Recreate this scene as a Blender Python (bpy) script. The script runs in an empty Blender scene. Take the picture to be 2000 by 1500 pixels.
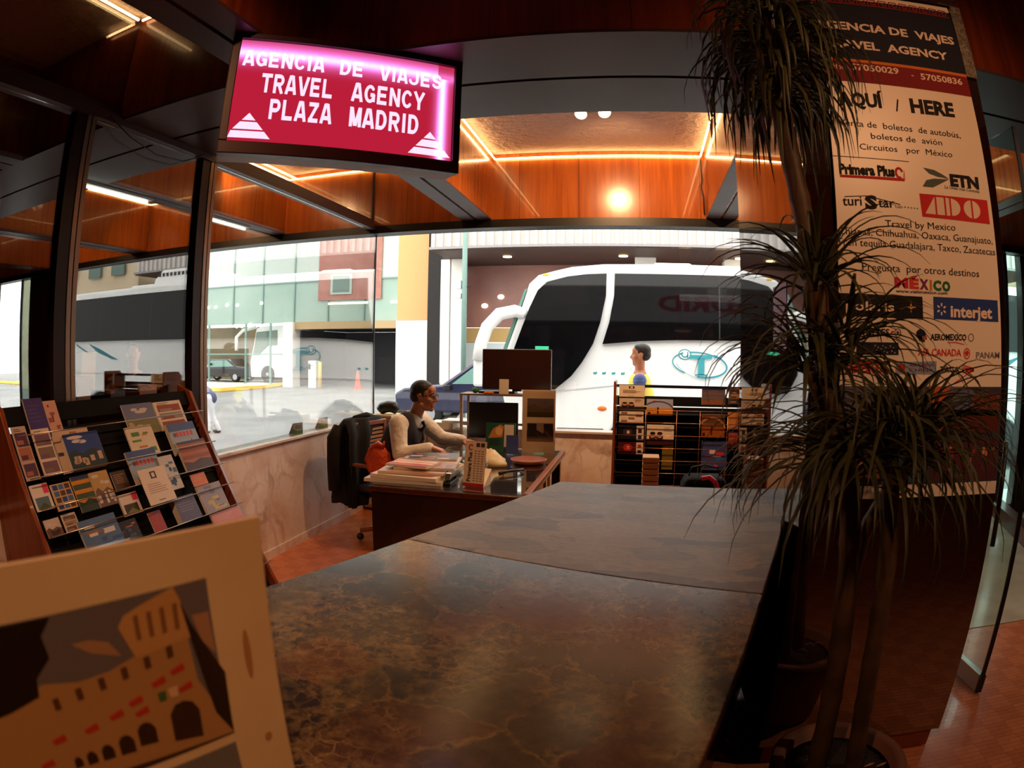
import bpy, bmesh, math, random
from math import sin, cos, pi, radians, sqrt, atan2
from mathutils import Matrix, Vector
random.seed(7)
SC = bpy.context.scene
COL = SC.collection

# ---------------------------------------------------------------- camera, world, exposure
cam_d = bpy.data.cameras.new('camera'); cam = bpy.data.objects.new('camera', cam_d); COL.objects.link(cam)
SC.camera = cam
cam_d.type = 'PANO'; cam_d.panorama_type = 'FISHEYE_EQUISOLID'
cam_d.sensor_fit = 'HORIZONTAL'; cam_d.sensor_width = 36.0; cam_d.sensor_height = 27.0
cam_d.fisheye_lens = 22.034; cam_d.fisheye_fov = pi
cam_d.clip_start = 0.02; cam_d.clip_end = 300
_y, _p, _r = 0.2042, -0.0516, 0.0126
cam.matrix_world = Matrix.Translation((0, 0, 1.6)) @ Matrix.Rotation(_y, 4, 'Z') @ Matrix.Rotation(_p + pi/2, 4, 'X') @ Matrix.Rotation(_r, 4, 'Z')
cam_d.dof.use_dof = True; cam_d.dof.focus_distance = 4.7; cam_d.dof.aperture_fstop = 14.0
SC.view_settings.view_transform = 'Standard'; SC.view_settings.look = 'None'
SC.view_settings.exposure = 0.0; SC.view_settings.gamma = 1.0; SC.view_settings.use_curve_mapping = False
SC.cycles.use_denoising = True
SC.cycles.max_bounces = 9; SC.cycles.diffuse_bounces = 4; SC.cycles.glossy_bounces = 4
SC.cycles.transparent_max_bounces = 14; SC.cycles.transmission_bounces = 5
SC.cycles.caustics_reflective = False; SC.cycles.caustics_refractive = False
SC.cycles.sample_clamp_indirect = 6.0

def lin(c):
    r = []
    for v in c[:3]:
        v = v/255.0
        r.append(v/12.92 if v <= 0.04045 else ((v+0.055)/1.055)**2.4)
    return (r[0], r[1], r[2], 1.0)

W = bpy.data.worlds.new('overcast_sky'); SC.world = W; W.use_nodes = True
W.node_tree.nodes['Background'].inputs[0].default_value = (1.0, 0.985, 0.95, 1)
W.node_tree.nodes['Background'].inputs[1].default_value = 4.6
WARM = (1.0, 0.49, 0.235)

def area_light(name, loc, target, power, size, col):
    d = bpy.data.lights.new(name, 'AREA'); d.energy = power; d.size = size; d.color = col
    o = bpy.data.objects.new(name, d); COL.objects.link(o); o.location = loc
    o.rotation_euler = (Vector(target)-Vector(loc)).to_track_quat('-Z', 'Y').to_euler()
    return o

def spot_light(name, loc, target, power, angle, col, blend=0.6, rad=0.05):
    d = bpy.data.lights.new(name, 'SPOT'); d.energy = power; d.spot_size = radians(angle); d.spot_blend = blend
    d.color = col; d.shadow_soft_size = rad
    o = bpy.data.objects.new(name, d); COL.objects.link(o); o.location = loc
    o.rotation_euler = (Vector(target)-Vector(loc)).to_track_quat('-Z', 'Y').to_euler()
    return o
# unseen warm spots added to brighten banner, poster, rack, counter and floor
spot_light('added_warm_spot', (1.9, -0.9, 3.4), (1.05, 2.04, 2.1), 185, 50, (1.0, 0.47, 0.21), 1.0, 0.06)
spot_light('added_warm_spot', (1.6, -0.9, 3.4), (-0.36, 0.2, 1.3), 160, 34, (1.0, 0.46, 0.18), 1.0, 0.06)
spot_light('added_warm_spot', (-0.9, 0.3, 3.4), (-2.3, 2.2, 0.9), 170, 85, WARM, 1.0, 0.06)
spot_light('added_warm_spot', (-1.3, -1.2, 3.4), (-0.15, 1.35, 1.0), 105, 50, WARM, 1.0, 0.06)
spot_light('added_warm_spot', (3.0, 1.4, 3.4), (2.1, 2.6, 0.0), 150, 90, (1, 0.7, 0.5), 1.0, 0.08)

# ---------------------------------------------------------------- materials
MATS = {}
def mat(name, col, rough=0.5, metal=0.0, spec=0.5, coat=0.0, ior=1.5, emit=None, estr=0.0, bump=None, vary=None):
    if name in MATS: return MATS[name]
    m = bpy.data.materials.new(name); m.use_nodes = True; nt = m.node_tree; b = nt.nodes['Principled BSDF']
    b.inputs['Base Color'].default_value = lin(col); b.inputs['Roughness'].default_value = rough
    b.inputs['Metallic'].default_value = metal; b.inputs['Specular IOR Level'].default_value = spec
    b.inputs['Coat Weight'].default_value = coat; b.inputs['IOR'].default_value = ior
    if emit:
        b.inputs['Emission Color'].default_value = lin(emit); b.inputs['Emission Strength'].default_value = estr
    if vary or bump:
        tc = nt.nodes.new('ShaderNodeTexCoord'); n = nt.nodes.new('ShaderNodeTexNoise')
        sc = (vary or bump)[0]; n.inputs['Scale'].default_value = sc; n.inputs['Detail'].default_value = 5
        nt.links.new(tc.outputs['Object'], n.inputs['Vector'])
        if vary:
            r = nt.nodes.new('ShaderNodeValToRGB'); r.color_ramp.elements[0].position = 0.35; r.color_ramp.elements[1].position = 0.65
            r.color_ramp.elements[0].color = lin(col); r.color_ramp.elements[1].color = lin(vary[1])
            nt.links.new(n.outputs['Fac'], r.inputs['Fac']); nt.links.new(r.outputs['Color'], b.inputs['Base Color'])
        if bump:
            bp = nt.nodes.new('ShaderNodeBump'); bp.inputs['Strength'].default_value = bump[1]; bp.inputs['Distance'].default_value = bump[2]
            nt.links.new(n.outputs['Fac'], bp.inputs['Height']); nt.links.new(bp.outputs['Normal'], b.inputs['Normal'])
    MATS[name] = m; return m

def emat(name, col, s):
    if name in MATS: return MATS[name]
    m = bpy.data.materials.new(name); m.use_nodes = True; nt = m.node_tree
    for n in list(nt.nodes): nt.nodes.remove(n)
    o = nt.nodes.new('ShaderNodeOutputMaterial'); e = nt.nodes.new('ShaderNodeEmission')
    e.inputs[0].default_value = (*col, 1); e.inputs[1].default_value = s; nt.links.new(e.outputs[0], o.inputs[0])
    MATS[name] = m; return m

def wood(name, c1, c2, axis='Z', scale=9.0, rough=0.3, coat=0.3, seam=None):
    """grain runs along AXIS (object coordinates); seam = (axis, width) darkens panel joints"""
    if name in MATS: return MATS[name]
    m = mat(name, c1, rough, coat=coat); nt = m.node_tree; b = nt.nodes['Principled BSDF']
    tc = nt.nodes.new('ShaderNodeTexCoord'); mp = nt.nodes.new('ShaderNodeMapping'); n = nt.nodes.new('ShaderNodeTexNoise')
    s = [scale*2.2]*3; s['XYZ'.index(axis)] = scale*0.12; mp.inputs['Scale'].default_value = s
    n.inputs['Scale'].default_value = 1.0; n.inputs['Detail'].default_value = 7; n.inputs['Roughness'].default_value = 0.62
    r = nt.nodes.new('ShaderNodeValToRGB'); r.color_ramp.elements[0].position = 0.3; r.color_ramp.elements[1].position = 0.72
    r.color_ramp.elements[0].color = lin(c2); r.color_ramp.elements[1].color = lin(c1)
    L = nt.links.new
    L(tc.outputs['Object'], mp.inputs[0]); L(mp.outputs[0], n.inputs['Vector']); L(n.outputs['Fac'], r.inputs[0])
    out = r.outputs[0]
    if seam:
        sx = nt.nodes.new('ShaderNodeSeparateXYZ'); L(tc.outputs['Object'], sx.inputs[0])
        d = nt.nodes.new('ShaderNodeMath'); d.operation = 'DIVIDE'; d.inputs[1].default_value = seam[1]; L(sx.outputs['XYZ'.index(seam[0])], d.inputs[0])
        f = nt.nodes.new('ShaderNodeMath'); f.operation = 'FRACT'; L(d.outputs[0], f.inputs[0])
        lt = nt.nodes.new('ShaderNodeMath'); lt.operation = 'LESS_THAN'; lt.inputs[1].default_value = 0.006; L(f.outputs[0], lt.inputs[0])
        fl = nt.nodes.new('ShaderNodeMath'); fl.operation = 'FLOOR'; L(d.outputs[0], fl.inputs[0])
        wn = nt.nodes.new('ShaderNodeTexWhiteNoise'); wn.noise_dimensions = '1D'; L(fl.outputs[0], wn.inputs['W'])
        hs = nt.nodes.new('ShaderNodeHueSaturation'); mr = nt.nodes.new('ShaderNodeMapRange'); mr.inputs[3].default_value = 0.82; mr.inputs[4].default_value = 1.12
        L(wn.outputs['Value'], mr.inputs[0]); L(mr.outputs[0], hs.inputs['Value']); L(out, hs.inputs['Color'])
        mx = nt.nodes.new('ShaderNodeMixRGB'); mx.inputs[2].default_value = lin((40, 16, 8)); L(lt.outputs[0], mx.inputs[0]); L(hs.outputs[0], mx.inputs[1]); out = mx.outputs[0]
    L(out, b.inputs['Base Color'])
    return m

def glass(name, tint=(0.93, 0.97, 0.95), f0=0.045, gain=1.0):
    """sheet glass: see-through with a reflection that grows towards grazing angles"""
    if name in MATS: return MATS[name]
    m = bpy.data.materials.new(name); m.use_nodes = True; nt = m.node_tree
    for n in list(nt.nodes): nt.nodes.remove(n)
    L = nt.links.new
    o = nt.nodes.new('ShaderNodeOutputMaterial'); t = nt.nodes.new('ShaderNodeBsdfTransparent'); g = nt.nodes.new('ShaderNodeBsdfGlossy')
    t.inputs[0].default_value = (*tint, 1); g.inputs['Roughness'].default_value = 0.0; g.inputs['Color'].default_value = (1, 1, 1, 1)
    lw = nt.nodes.new('ShaderNodeLayerWeight'); lw.inputs[0].default_value = 0.5
    p = nt.nodes.new('ShaderNodeMath'); p.operation = 'POWER'; p.inputs[1].default_value = 5.0; L(lw.outputs['Facing'], p.inputs[0])
    ma = nt.nodes.new('ShaderNodeMath'); ma.operation = 'MULTIPLY_ADD'; ma.inputs[1].default_value = (1-f0)*gain; ma.inputs[2].default_value = f0*gain; ma.use_clamp = True; L(p.outputs[0], ma.inputs[0])
    mx = nt.nodes.new('ShaderNodeMixShader'); L(ma.outputs[0], mx.inputs[0]); L(t.outputs[0], mx.inputs[1]); L(g.outputs[0], mx.inputs[2]); L(mx.outputs[0], o.inputs[0])
    MATS[name] = m; return m

def print_mat(name='printed_paper', rough=0.35, spec=0.4):
    if name in MATS: return MATS[name]
    m = mat(name, (255, 255, 255), rough, spec=spec); nt = m.node_tree; a = nt.nodes.new('ShaderNodeVertexColor'); a.layer_name = 'ink'
    nt.links.new(a.outputs[0], nt.nodes['Principled BSDF'].inputs['Base Color'])
    return m

def marble(name, c1, c2, vein, scale, veins=(0.03, 0.10), rough=0.22, stretch=(1, 1, 1), blob=None):
    if name in MATS: return MATS[name]
    m = mat(name, c1, rough); nt = m.node_tree; b = nt.nodes['Principled BSDF']; L = nt.links.new
    tc = nt.nodes.new('ShaderNodeTexCoord'); mp = nt.nodes.new('ShaderNodeMapping'); mp.inputs['Scale'].default_value = stretch; L(tc.outputs['Object'], mp.inputs[0])
    n = nt.nodes.new('ShaderNodeTexNoise'); n.inputs['Scale'].default_value = scale*0.8; n.inputs['Detail'].default_value = 8; L(mp.outputs[0], n.inputs['Vector'])
    wm = nt.nodes.new('ShaderNodeVectorMath'); wm.operation = 'MULTIPLY_ADD'; wm.inputs[1].default_value = (0.45/scale*3, 0.45/scale*3, 0.45/scale*3); L(n.outputs['Color'], wm.inputs[0]); L(mp.outputs[0], wm.inputs[2])
    v = nt.nodes.new('ShaderNodeTexVoronoi'); v.feature = 'DISTANCE_TO_EDGE'; v.inputs['Scale'].default_value = scale; L(wm.outputs[0], v.inputs['Vector'])
    v2 = nt.nodes.new('ShaderNodeTexVoronoi'); v2.inputs['Scale'].default_value = scale; L(wm.outputs[0], v2.inputs['Vector'])
    v3 = nt.nodes.new('ShaderNodeTexVoronoi'); v3.feature = 'DISTANCE_TO_EDGE'; v3.inputs['Scale'].default_value = scale*3.7; L(wm.outputs[0], v3.inputs['Vector'])
    r = nt.nodes.new('ShaderNodeValToRGB'); r.color_ramp.elements[0].color = lin(c1); r.color_ramp.elements[1].color = lin(c2)
    sx = nt.nodes.new('ShaderNodeSeparateXYZ'); L(v2.outputs['Color'], sx.inputs[0]); L(sx.outputs[0], r.inputs[0])
    n2 = nt.nodes.new('ShaderNodeTexNoise'); n2.inputs['Scale'].default_value = scale*2.6; n2.inputs['Detail'].default_value = 9; n2.inputs['Roughness'].default_value = 0.7; L(mp.outputs[0], n2.inputs['Vector'])
    mr = nt.nodes.new('ShaderNodeMapRange'); mr.inputs[1].default_value = veins[0]; mr.inputs[2].default_value = veins[1]; mr.inputs[3].default_value = 1; mr.inputs[4].default_value = 0; L(v.outputs['Distance'], mr.inputs[0])
    mr3 = nt.nodes.new('ShaderNodeMapRange'); mr3.inputs[1].default_value = 0.0; mr3.inputs[2].default_value = 0.09; mr3.inputs[3].default_value = 0.55; mr3.inputs[4].default_value = 0; L(v3.outputs['Distance'], mr3.inputs[0])
    mxx = nt.nodes.new('ShaderNodeMath'); mxx.operation = 'MAXIMUM'; L(mr.outputs[0], mxx.inputs[0]); L(mr3.outputs[0], mxx.inputs[1])
    r2 = nt.nodes.new('ShaderNodeMapRange'); r2.inputs[1].default_value = 0.38; r2.inputs[2].default_value = 0.66; L(n2.outputs['Fac'], r2.inputs[0])
    mu = nt.nodes.new('ShaderNodeMath'); mu.operation = 'MULTIPLY'; L(mxx.outputs[0], mu.inputs[0]); L(r2.outputs[0], mu.inputs[1])
    mx = nt.nodes.new('ShaderNodeMixRGB'); mx.inputs[2].default_value = lin(vein); L(mu.outputs[0], mx.inputs[0]); L(r.outputs[0], mx.inputs[1])
    out = mx.outputs[0]
    if blob:
        n3 = nt.nodes.new('ShaderNodeTexNoise'); n3.inputs['Scale'].default_value = blob[0]; n3.inputs['Detail'].default_value = 4; L(mp.outputs[0], n3.inputs['Vector'])
        r3 = nt.nodes.new('ShaderNodeMapRange'); r3.inputs[1].default_value = 0.45; r3.inputs[2].default_value = 0.62; r3.inputs[4].default_value = blob[2]; L(n3.outputs['Fac'], r3.inputs[0])
        m4 = nt.nodes.new('ShaderNodeMixRGB'); m4.inputs[2].default_value = lin(blob[1]); L(r3.outputs[0], m4.inputs[0]); L(out, m4.inputs[1]); out = m4.outputs[0]
    L(out, b.inputs['Base Color'])
    return m

def breccia(name, stops, vein, scale, fine, stretch=(1, 1, 1), rough=0.3, vs=1.0):
    """broken stone: angular fragments of several colours, tan veins between them and zones of fine crackle"""
    if name in MATS: return MATS[name]
    m = mat(name, (90, 80, 60), rough, spec=0.35); nt = m.node_tree; b = nt.nodes['Principled BSDF']; L = nt.links.new; N = nt.nodes.new
    tc = N('ShaderNodeTexCoord'); mp = N('ShaderNodeMapping'); mp.inputs['Scale'].default_value = stretch; L(tc.outputs['Object'], mp.inputs[0])
    def noise(sc, det, src): n = N('ShaderNodeTexNoise'); n.inputs['Scale'].default_value = sc; n.inputs['Detail'].default_value = det; n.inputs['Roughness'].default_value = 0.65; L(src, n.inputs['Vector']); return n
    def warp(src, sc, amt):
        n = noise(sc, 5, src); w = N('ShaderNodeVectorMath'); w.operation = 'MULTIPLY_ADD'; w.inputs[1].default_value = (amt, amt, amt); L(n.outputs['Color'], w.inputs[0]); L(src, w.inputs[2]); return w.outputs[0]
    def vor(sc, src, edge): v = N('ShaderNodeTexVoronoi'); v.inputs['Scale'].default_value = sc; v.feature = 'DISTANCE_TO_EDGE' if edge else 'F1'; L(src, v.inputs['Vector']); return v
    def rng(sock, a, b_, c, d): r = N('ShaderNodeMapRange'); r.inputs[1].default_value = a; r.inputs[2].default_value = b_; r.inputs[3].default_value = c; r.inputs[4].default_value = d; L(sock, r.inputs[0]); return r.outputs[0]
    def op(o, a, b_): q = N('ShaderNodeMath'); q.operation = o; L(a, q.inputs[0]); L(b_, q.inputs[1]); return q.outputs[0]
    P = warp(mp.outputs[0], scale*1.3, 0.42/scale*2); big = vor(scale, P, False); sx = N('ShaderNodeSeparateXYZ'); L(big.outputs['Color'], sx.inputs[0])
    r = N('ShaderNodeValToRGB'); r.color_ramp.interpolation = 'CONSTANT'
    for i, c in enumerate(stops):
        e = r.color_ramp.elements[i] if i < 2 else r.color_ramp.elements.new(i/len(stops)); e.position = i/len(stops); e.color = lin(c)
    L(sx.outputs[0], r.inputs[0])
    tone = noise(scale*6, 8, mp.outputs[0]); hs = N('ShaderNodeHueSaturation'); L(rng(tone.outputs['Fac'], 0.3, 0.7, 0.65, 1.4), hs.inputs['Value']); L(r.outputs[0], hs.inputs['Color'])
    edge = rng(vor(scale, P, True).outputs['Distance'], 0.0, 0.045, 0.6, 0); P2 = warp(mp.outputs[0], fine*0.7, 0.5/fine*2)
    crack = rng(vor(fine, P2, True).outputs['Distance'], 0.0, 0.07, 1, 0); zone = rng(noise(scale*0.55, 3, mp.outputs[0]).outputs['Fac'], 0.45, 0.58, 0.06, 1.0)
    fibre = rng(noise(fine*1.1, 9, P2).outputs['Fac'], 0.45, 0.66, 0, 0.8); brk = rng(noise(scale*3, 6, P).outputs['Fac'], 0.38, 0.6, 0, 1)
    v = op('MAXIMUM', op('MULTIPLY', edge, brk), op('MULTIPLY', op('MAXIMUM', op('MULTIPLY', crack, brk), fibre), zone))
    mx = N('ShaderNodeMixRGB'); mx.inputs[2].default_value = lin(vein); L(rng(v, 0, 1, 0, 0.85*vs), mx.inputs[0]); L(hs.outputs[0], mx.inputs[1]); L(mx.outputs[0], b.inputs['Base Color']); return m

# ---------------------------------------------------------------- mesh helpers
XF = {}          # root object name -> inverse of its world matrix, so parts can be given in world coordinates
class MB:
    def __init__(s): s.v = []; s.f = []
    def add(s, v, f):
        o = len(s.v); s.v += [tuple(p) for p in v]; s.f += [tuple(i+o for i in q) for q in f]; return s
    def box(s, x0, x1, y0, y1, z0, z1, M=None):
        v = [(x, y, z) for z in (z0, z1) for y in (y0, y1) for x in (x0, x1)]
        if M: v = [M @ Vector(p) for p in v]
        return s.add(v, [(0, 2, 3, 1), (4, 5, 7, 6), (0, 1, 5, 4), (2, 6, 7, 3), (0, 4, 6, 2), (1, 3, 7, 5)])
    def prism(s, pts, d0, d1, axis='Y'):
        """pts in the plane across AXIS: Y -> (x,z), X -> (y,z), Z -> (x,y)"""
        n = len(pts)
        def w(p, d): return {'Y': (p[0], d, p[1]), 'X': (d, p[0], p[1]), 'Z': (p[0], p[1], d)}[axis]
        v = [w(p, d0) for p in pts]+[w(p, d1) for p in pts]
        return s.add(v, [tuple(range(n))[::-1], tuple(range(n, 2*n))]+[(i, (i+1) % n, n+(i+1) % n, n+i) for i in range(n)])
    def cyl(s, p0, p1, r0, r1=None, n=12, cap=True):
        r1 = r0 if r1 is None else r1
        return s.tube([p0, p1], [r0, r1], n, cap)
    def tube(s, path, rad, n=8, cap=True):
        path = [Vector(p) for p in path]; k = len(path)
        if not hasattr(rad, '__len__'): rad = [rad]*k
        vs = []; prev = None
        for i in range(k):
            t = (path[min(i+1, k-1)]-path[max(i-1, 0)]).normalized()
            if prev is None:
                a = Vector((0, 0, 1)) if abs(t.z) < 0.9 else Vector((1, 0, 0)); u = t.cross(a).normalized()
            else:
                u = (prev-t*prev.dot(t)).normalized()
            prev = u; w = t.cross(u)
            vs += [path[i]+(u*cos(2*pi*j/n)+w*sin(2*pi*j/n))*rad[i] for j in range(n)]
        fs = [(i*n+j, i*n+(j+1) % n, (i+1)*n+(j+1) % n, (i+1)*n+j) for i in range(k-1) for j in range(n)]
        if cap: fs += [tuple(range(n))[::-1], tuple(range((k-1)*n, k*n))]
        return s.add(vs, fs)
    def lathe(s, prof, c=(0, 0, 0), n=32):
        k = len(prof); vs = [(c[0]+r*cos(2*pi*j/n), c[1]+r*sin(2*pi*j/n), c[2]+z) for r, z in prof for j in range(n)]
        return s.add(vs, [(i*n+j, i*n+(j+1) % n, (i+1)*n+(j+1) % n, (i+1)*n+j) for i in range(k-1) for j in range(n)]+[tuple(range(n))[::-1], tuple(range((k-1)*n, k*n))])
    def ball(s, c, r, n=14, m=9, M=None):
        r = r if hasattr(r, '__len__') else (r, r, r); vs = []
        for i in range(1, m):
            a = pi*i/m
            vs += [Vector((r[0]*sin(a)*cos(2*pi*j/n), r[1]*sin(a)*sin(2*pi*j/n), r[2]*cos(a))) for j in range(n)]
        vs += [Vector((0, 0, r[2])), Vector((0, 0, -r[2]))]
        if M: vs = [M @ v for v in vs]
        vs = [v+Vector(c) for v in vs]; t = (m-1)*n
        fs = [(i*n+j, (i+1)*n+j, (i+1)*n+(j+1) % n, i*n+(j+1) % n) for i in range(m-2) for j in range(n)]
        fs += [(t, j, (j+1) % n) for j in range(n)]+[(t+1, (m-2)*n+(j+1) % n, (m-2)*n+j) for j in range(n)]
        return s.add(vs, fs)
    def caps(s, a, b, ra, rb=None):
        rb = ra if rb is None else rb
        s.cyl(a, b, ra, rb, 14); s.ball(a, ra); s.ball(b, rb); return s
    def chain(s, pts, rad):
        for i in range(len(pts)-1): s.caps(pts[i], pts[i+1], rad[i], rad[i+1])
        return s
    def build(s, name, m, parent=None, smooth=False, bevel=0, local=False, voxel=0, smth=0):
        me = bpy.data.meshes.new(name); vs = s.v
        if parent is not None and not local and parent.name in XF:
            X = XF[parent.name]; vs = [X @ Vector(p) for p in vs]
        me.from_pydata([tuple(p) for p in vs], [], s.f); me.validate(); me.update()
        if m: me.materials.append(m)
        if smooth: me.polygons.foreach_set('use_smooth', [True]*len(me.polygons))
        o = bpy.data.objects.new(name, me); COL.objects.link(o)
        if parent is not None:
            o.parent = parent
            XF[o.name] = XF.get(parent.name, Matrix())
        if bevel:
            b = o.modifiers.new('bevel', 'BEVEL'); b.width = bevel; b.segments = 2; b.limit_method = 'ANGLE'; b.angle_limit = radians(40)
        if voxel:
            r = o.modifiers.new('remesh', 'REMESH'); r.mode = 'VOXEL'; r.voxel_size = voxel; r.use_smooth_shade = True
            q = o.modifiers.new('smooth', 'SMOOTH'); q.factor = 0.5; q.iterations = smth or 4
        return o
def box(name, x0, x1, y0, y1, z0, z1, m, parent=None, bevel=0):
    return MB().box(x0, x1, y0, y1, z0, z1).build(name, m, parent, bevel=bevel)
def tag(o, label, cat, group=None):
    o['label'] = label; o['category'] = cat
    if group: o['group'] = group
    return o
def struct(o): o['kind'] = 'structure'; return o
def root(name, label, cat, M=None, group=None):
    o = bpy.data.objects.new(name, None); COL.objects.link(o); o.empty_display_size = 0.1
    if M is None: M = Matrix()
    if not isinstance(M, Matrix): M = Matrix.Translation(M)
    o.matrix_world = M; XF[o.name] = M.inverted(); tag(o, label, cat, group); return o
def frame(o, u, v):
    u = Vector(u).normalized(); v = Vector(v); v = (v-u*v.dot(u)).normalized(); n = u.cross(v)
    return Matrix(((u.x, v.x, n.x, o[0]), (u.y, v.y, n.y, o[1]), (u.z, v.z, n.z, o[2]), (0, 0, 0, 1)))

# ---------------------------------------------------------------- flat printing (ink polygons on paper)
TXT = {}
def text_polys(t, bold):
    k = (t, bold)
    if k in TXT: return TXT[k]
    cu = bpy.data.curves.new('lettering', 'FONT'); cu.body = t; cu.size = 1.0; cu.resolution_u = 2; cu.fill_mode = 'FRONT'
    cu.offset = 0.02*bold
    ob = bpy.data.objects.new('lettering', cu); me = ob.to_mesh()
    vs = [(v.co.x, v.co.y) for v in me.vertices]; fs = [tuple(p.vertices) for p in me.polygons]
    ob.to_mesh_clear(); bpy.data.objects.remove(ob); bpy.data.curves.remove(cu)
    TXT[k] = (vs, fs); return TXT[k]
HEAVY = {  # heavy poster capitals drawn as thick strokes on a 0..1 box
 'A': [[(.1, 0), (.42, 1)], [(.9, 0), (.58, 1)], [(.25, .28), (.75, .28)], [(.4, .92), (.6, .92)]], 'E': [[(.16, 0), (.16, 1)], [(.1, .1), (.9, .1)], [(.1, .5), (.82, .5)], [(.1, .9), (.9, .9)]],
 'N': [[(.15, 0), (.15, 1)], [(.85, 0), (.85, 1)], [(.18, .95), (.82, .05)]], 'I': [[(.5, 0), (.5, 1)]], 'V': [[(.1, 1), (.46, 0)], [(.9, 1), (.54, 0)], [(.42, .08), (.58, .08)]], 'T': [[(.5, 0), (.5, 1)], [(.02, .9), (.98, .9)]],
 'L': [[(.16, 0), (.16, 1)], [(.1, .1), (.92, .1)]], 'Y': [[(.08, 1), (.5, .42)], [(.92, 1), (.5, .42)], [(.5, 0), (.5, .46)]], 'Z': [[(.08, .9), (.92, .9)], [(.08, .1), (.92, .1)], [(.2, .1), (.8, .9)]],
 'M': [[(.12, 0), (.12, 1)], [(.88, 0), (.88, 1)], [(.16, .98), (.48, .05)], [(.84, .98), (.52, .05)]],
 'P': [[(.16, 0), (.16, 1)], [(.16, .9), (.6, .9)], [(.16, .45), (.6, .45)], ('arc', .58, .675, .25, .225, -90, 90)], 'R': [[(.16, 0), (.16, 1)], [(.16, .9), (.6, .9)], [(.16, .47), (.6, .47)], ('arc', .58, .685, .25, .215, -90, 90), [(.5, .47), (.84, 0)]],
 'D': [[(.16, 0), (.16, 1)], [(.16, .9), (.5, .9)], [(.16, .1), (.5, .1)], ('arc', .46, .5, .36, .4, -90, 90)], 'C': [('arc', .52, .5, .37, .40, 45, 315)], 'G': [('arc', .5, .5, .37, .40, 45, 330), [(.84, .08), (.84, .5)], [(.55, .45), (.9, .45)]],
 'S': [('arc', .5, .70, .32, .20, 20, 270), ('arc', .5, .30, .34, .20, -160, 90)], 'J': [[(.8, .28), (.8, 1)], ('arc', .46, .30, .34, .21, -180, 0)]}
class Art:
    def __init__(s): s.p = []; s.layer = 0
    def poly(s, pts, c, lay=None): s.p.append((list(pts), [tuple(range(len(pts)))], c, lay)); return s
    def rect(s, x0, y0, x1, y1, c, lay=None): return s.poly([(x0, y0), (x1, y0), (x1, y1), (x0, y1)], c, lay)
    def ell(s, x, y, rx, ry, c, n=20, lay=None, a0=0, a1=2*pi): return s.poly([(x+rx*cos(a0+(a1-a0)*i/n), y+ry*sin(a0+(a1-a0)*i/n)) for i in range(n if a1-a0 > 6.28 else n+1)], c, lay)
    def line(s, pts, w, c, lay=None):
        for (x0, y0), (x1, y1) in zip(pts, pts[1:]):
            d = math.hypot(x1-x0, y1-y0) or 1; nx, ny = -(y1-y0)/d*w/2, (x1-x0)/d*w/2
            s.poly([(x0+nx, y0+ny), (x0-nx, y0-ny), (x1-nx, y1-ny), (x1+nx, y1+ny)], c, lay)
        return s
    def ring(s, x, y, rx, ry, w, c, a0=0, a1=2*pi, n=28, lay=None, tilt=0):
        ct, st = cos(tilt), sin(tilt)
        return s.line([(x+rx*cos(a)*ct-ry*sin(a)*st, y+rx*cos(a)*st+ry*sin(a)*ct) for a in [a0+(a1-a0)*i/n for i in range(n+1)]], w, c, lay)
    def text(s, t, x0, x1, y, h, c, bold=0, slope=0.0, lay=3):
        """fit text between x0 and x1, baseline y, cap height h"""
        vs, fs = text_polys(t, bold)
        if not vs: return s
        a = min(v[0] for v in vs); b = max(v[0] for v in vs); k = (x1-x0)/(b-a); hh = h/0.70
        s.p.append(([(x0+(vx-a)*k+slope*vy*h, y+vy*hh) for vx, vy in vs], fs, c, lay)); return s
    def heavy(s, t, x0, x1, y, h, c, lay=3):
        wd = [(.45 if k == 'I' else 1.0) for k in t]; g = 0.13; tot = sum(wd)+g*(len(t)-1); k_ = (x1-x0)/tot; x = x0
        for ch, w in zip(t, wd):
            for st in HEAVY[ch]:
                if st[0] == 'arc':
                    _, cx, cy, rx, ry, a0, a1 = st; n = 14; pts = [(cx+rx*cos(radians(a0+(a1-a0)*i/n)), cy+ry*sin(radians(a0+(a1-a0)*i/n))) for i in range(n+1)]
                else: pts = st
                q = [(x+px*k_ if ch != 'I' else x+w*k_/2, y+py*h) for px, py in pts]; s.line(q, h*0.21 if abs(q[0][1]-q[1][1]) < 1e-6 and len(q) == 2 else k_*0.27, c, lay)
                if len(q) > 2:
                    for p in q: s.ell(p[0], p[1], k_*0.125, h*0.10, c, 10, lay)
            x += (w+g)*k_
        return s
    def build(s, name, parent, m=None, z=0.0006, dz=0.0004, local=False, M=None):
        vs = []; fs = []; cs = []
        for i, (pts, pf, c, lay) in enumerate(s.p):
            o = len(vs); l = lay if lay is not None else min(i, 40)*0.25
            vs += [Vector((x, y, z+l*dz)) for x, y in pts]; fs += [tuple(k+o for k in f) for f in pf]; cs += [lin(c)]*len(pf)
        if M and parent is not None and not local: M = XF.get(parent.name, Matrix()) @ M
        if M: vs = [M @ v for v in vs]
        me = bpy.data.meshes.new(name); me.from_pydata([tuple(v) for v in vs], [], fs); me.update()
        ca = me.color_attributes.new('ink', 'FLOAT_COLOR', 'CORNER'); data = []
        for p in me.polygons: data += list(cs[p.index])*p.loop_total
        ca.data.foreach_set('color', data); me.materials.append(m or print_mat())
        o = bpy.data.objects.new(name, me); COL.objects.link(o)
        if parent is not None: o.parent = parent
        return o
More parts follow.
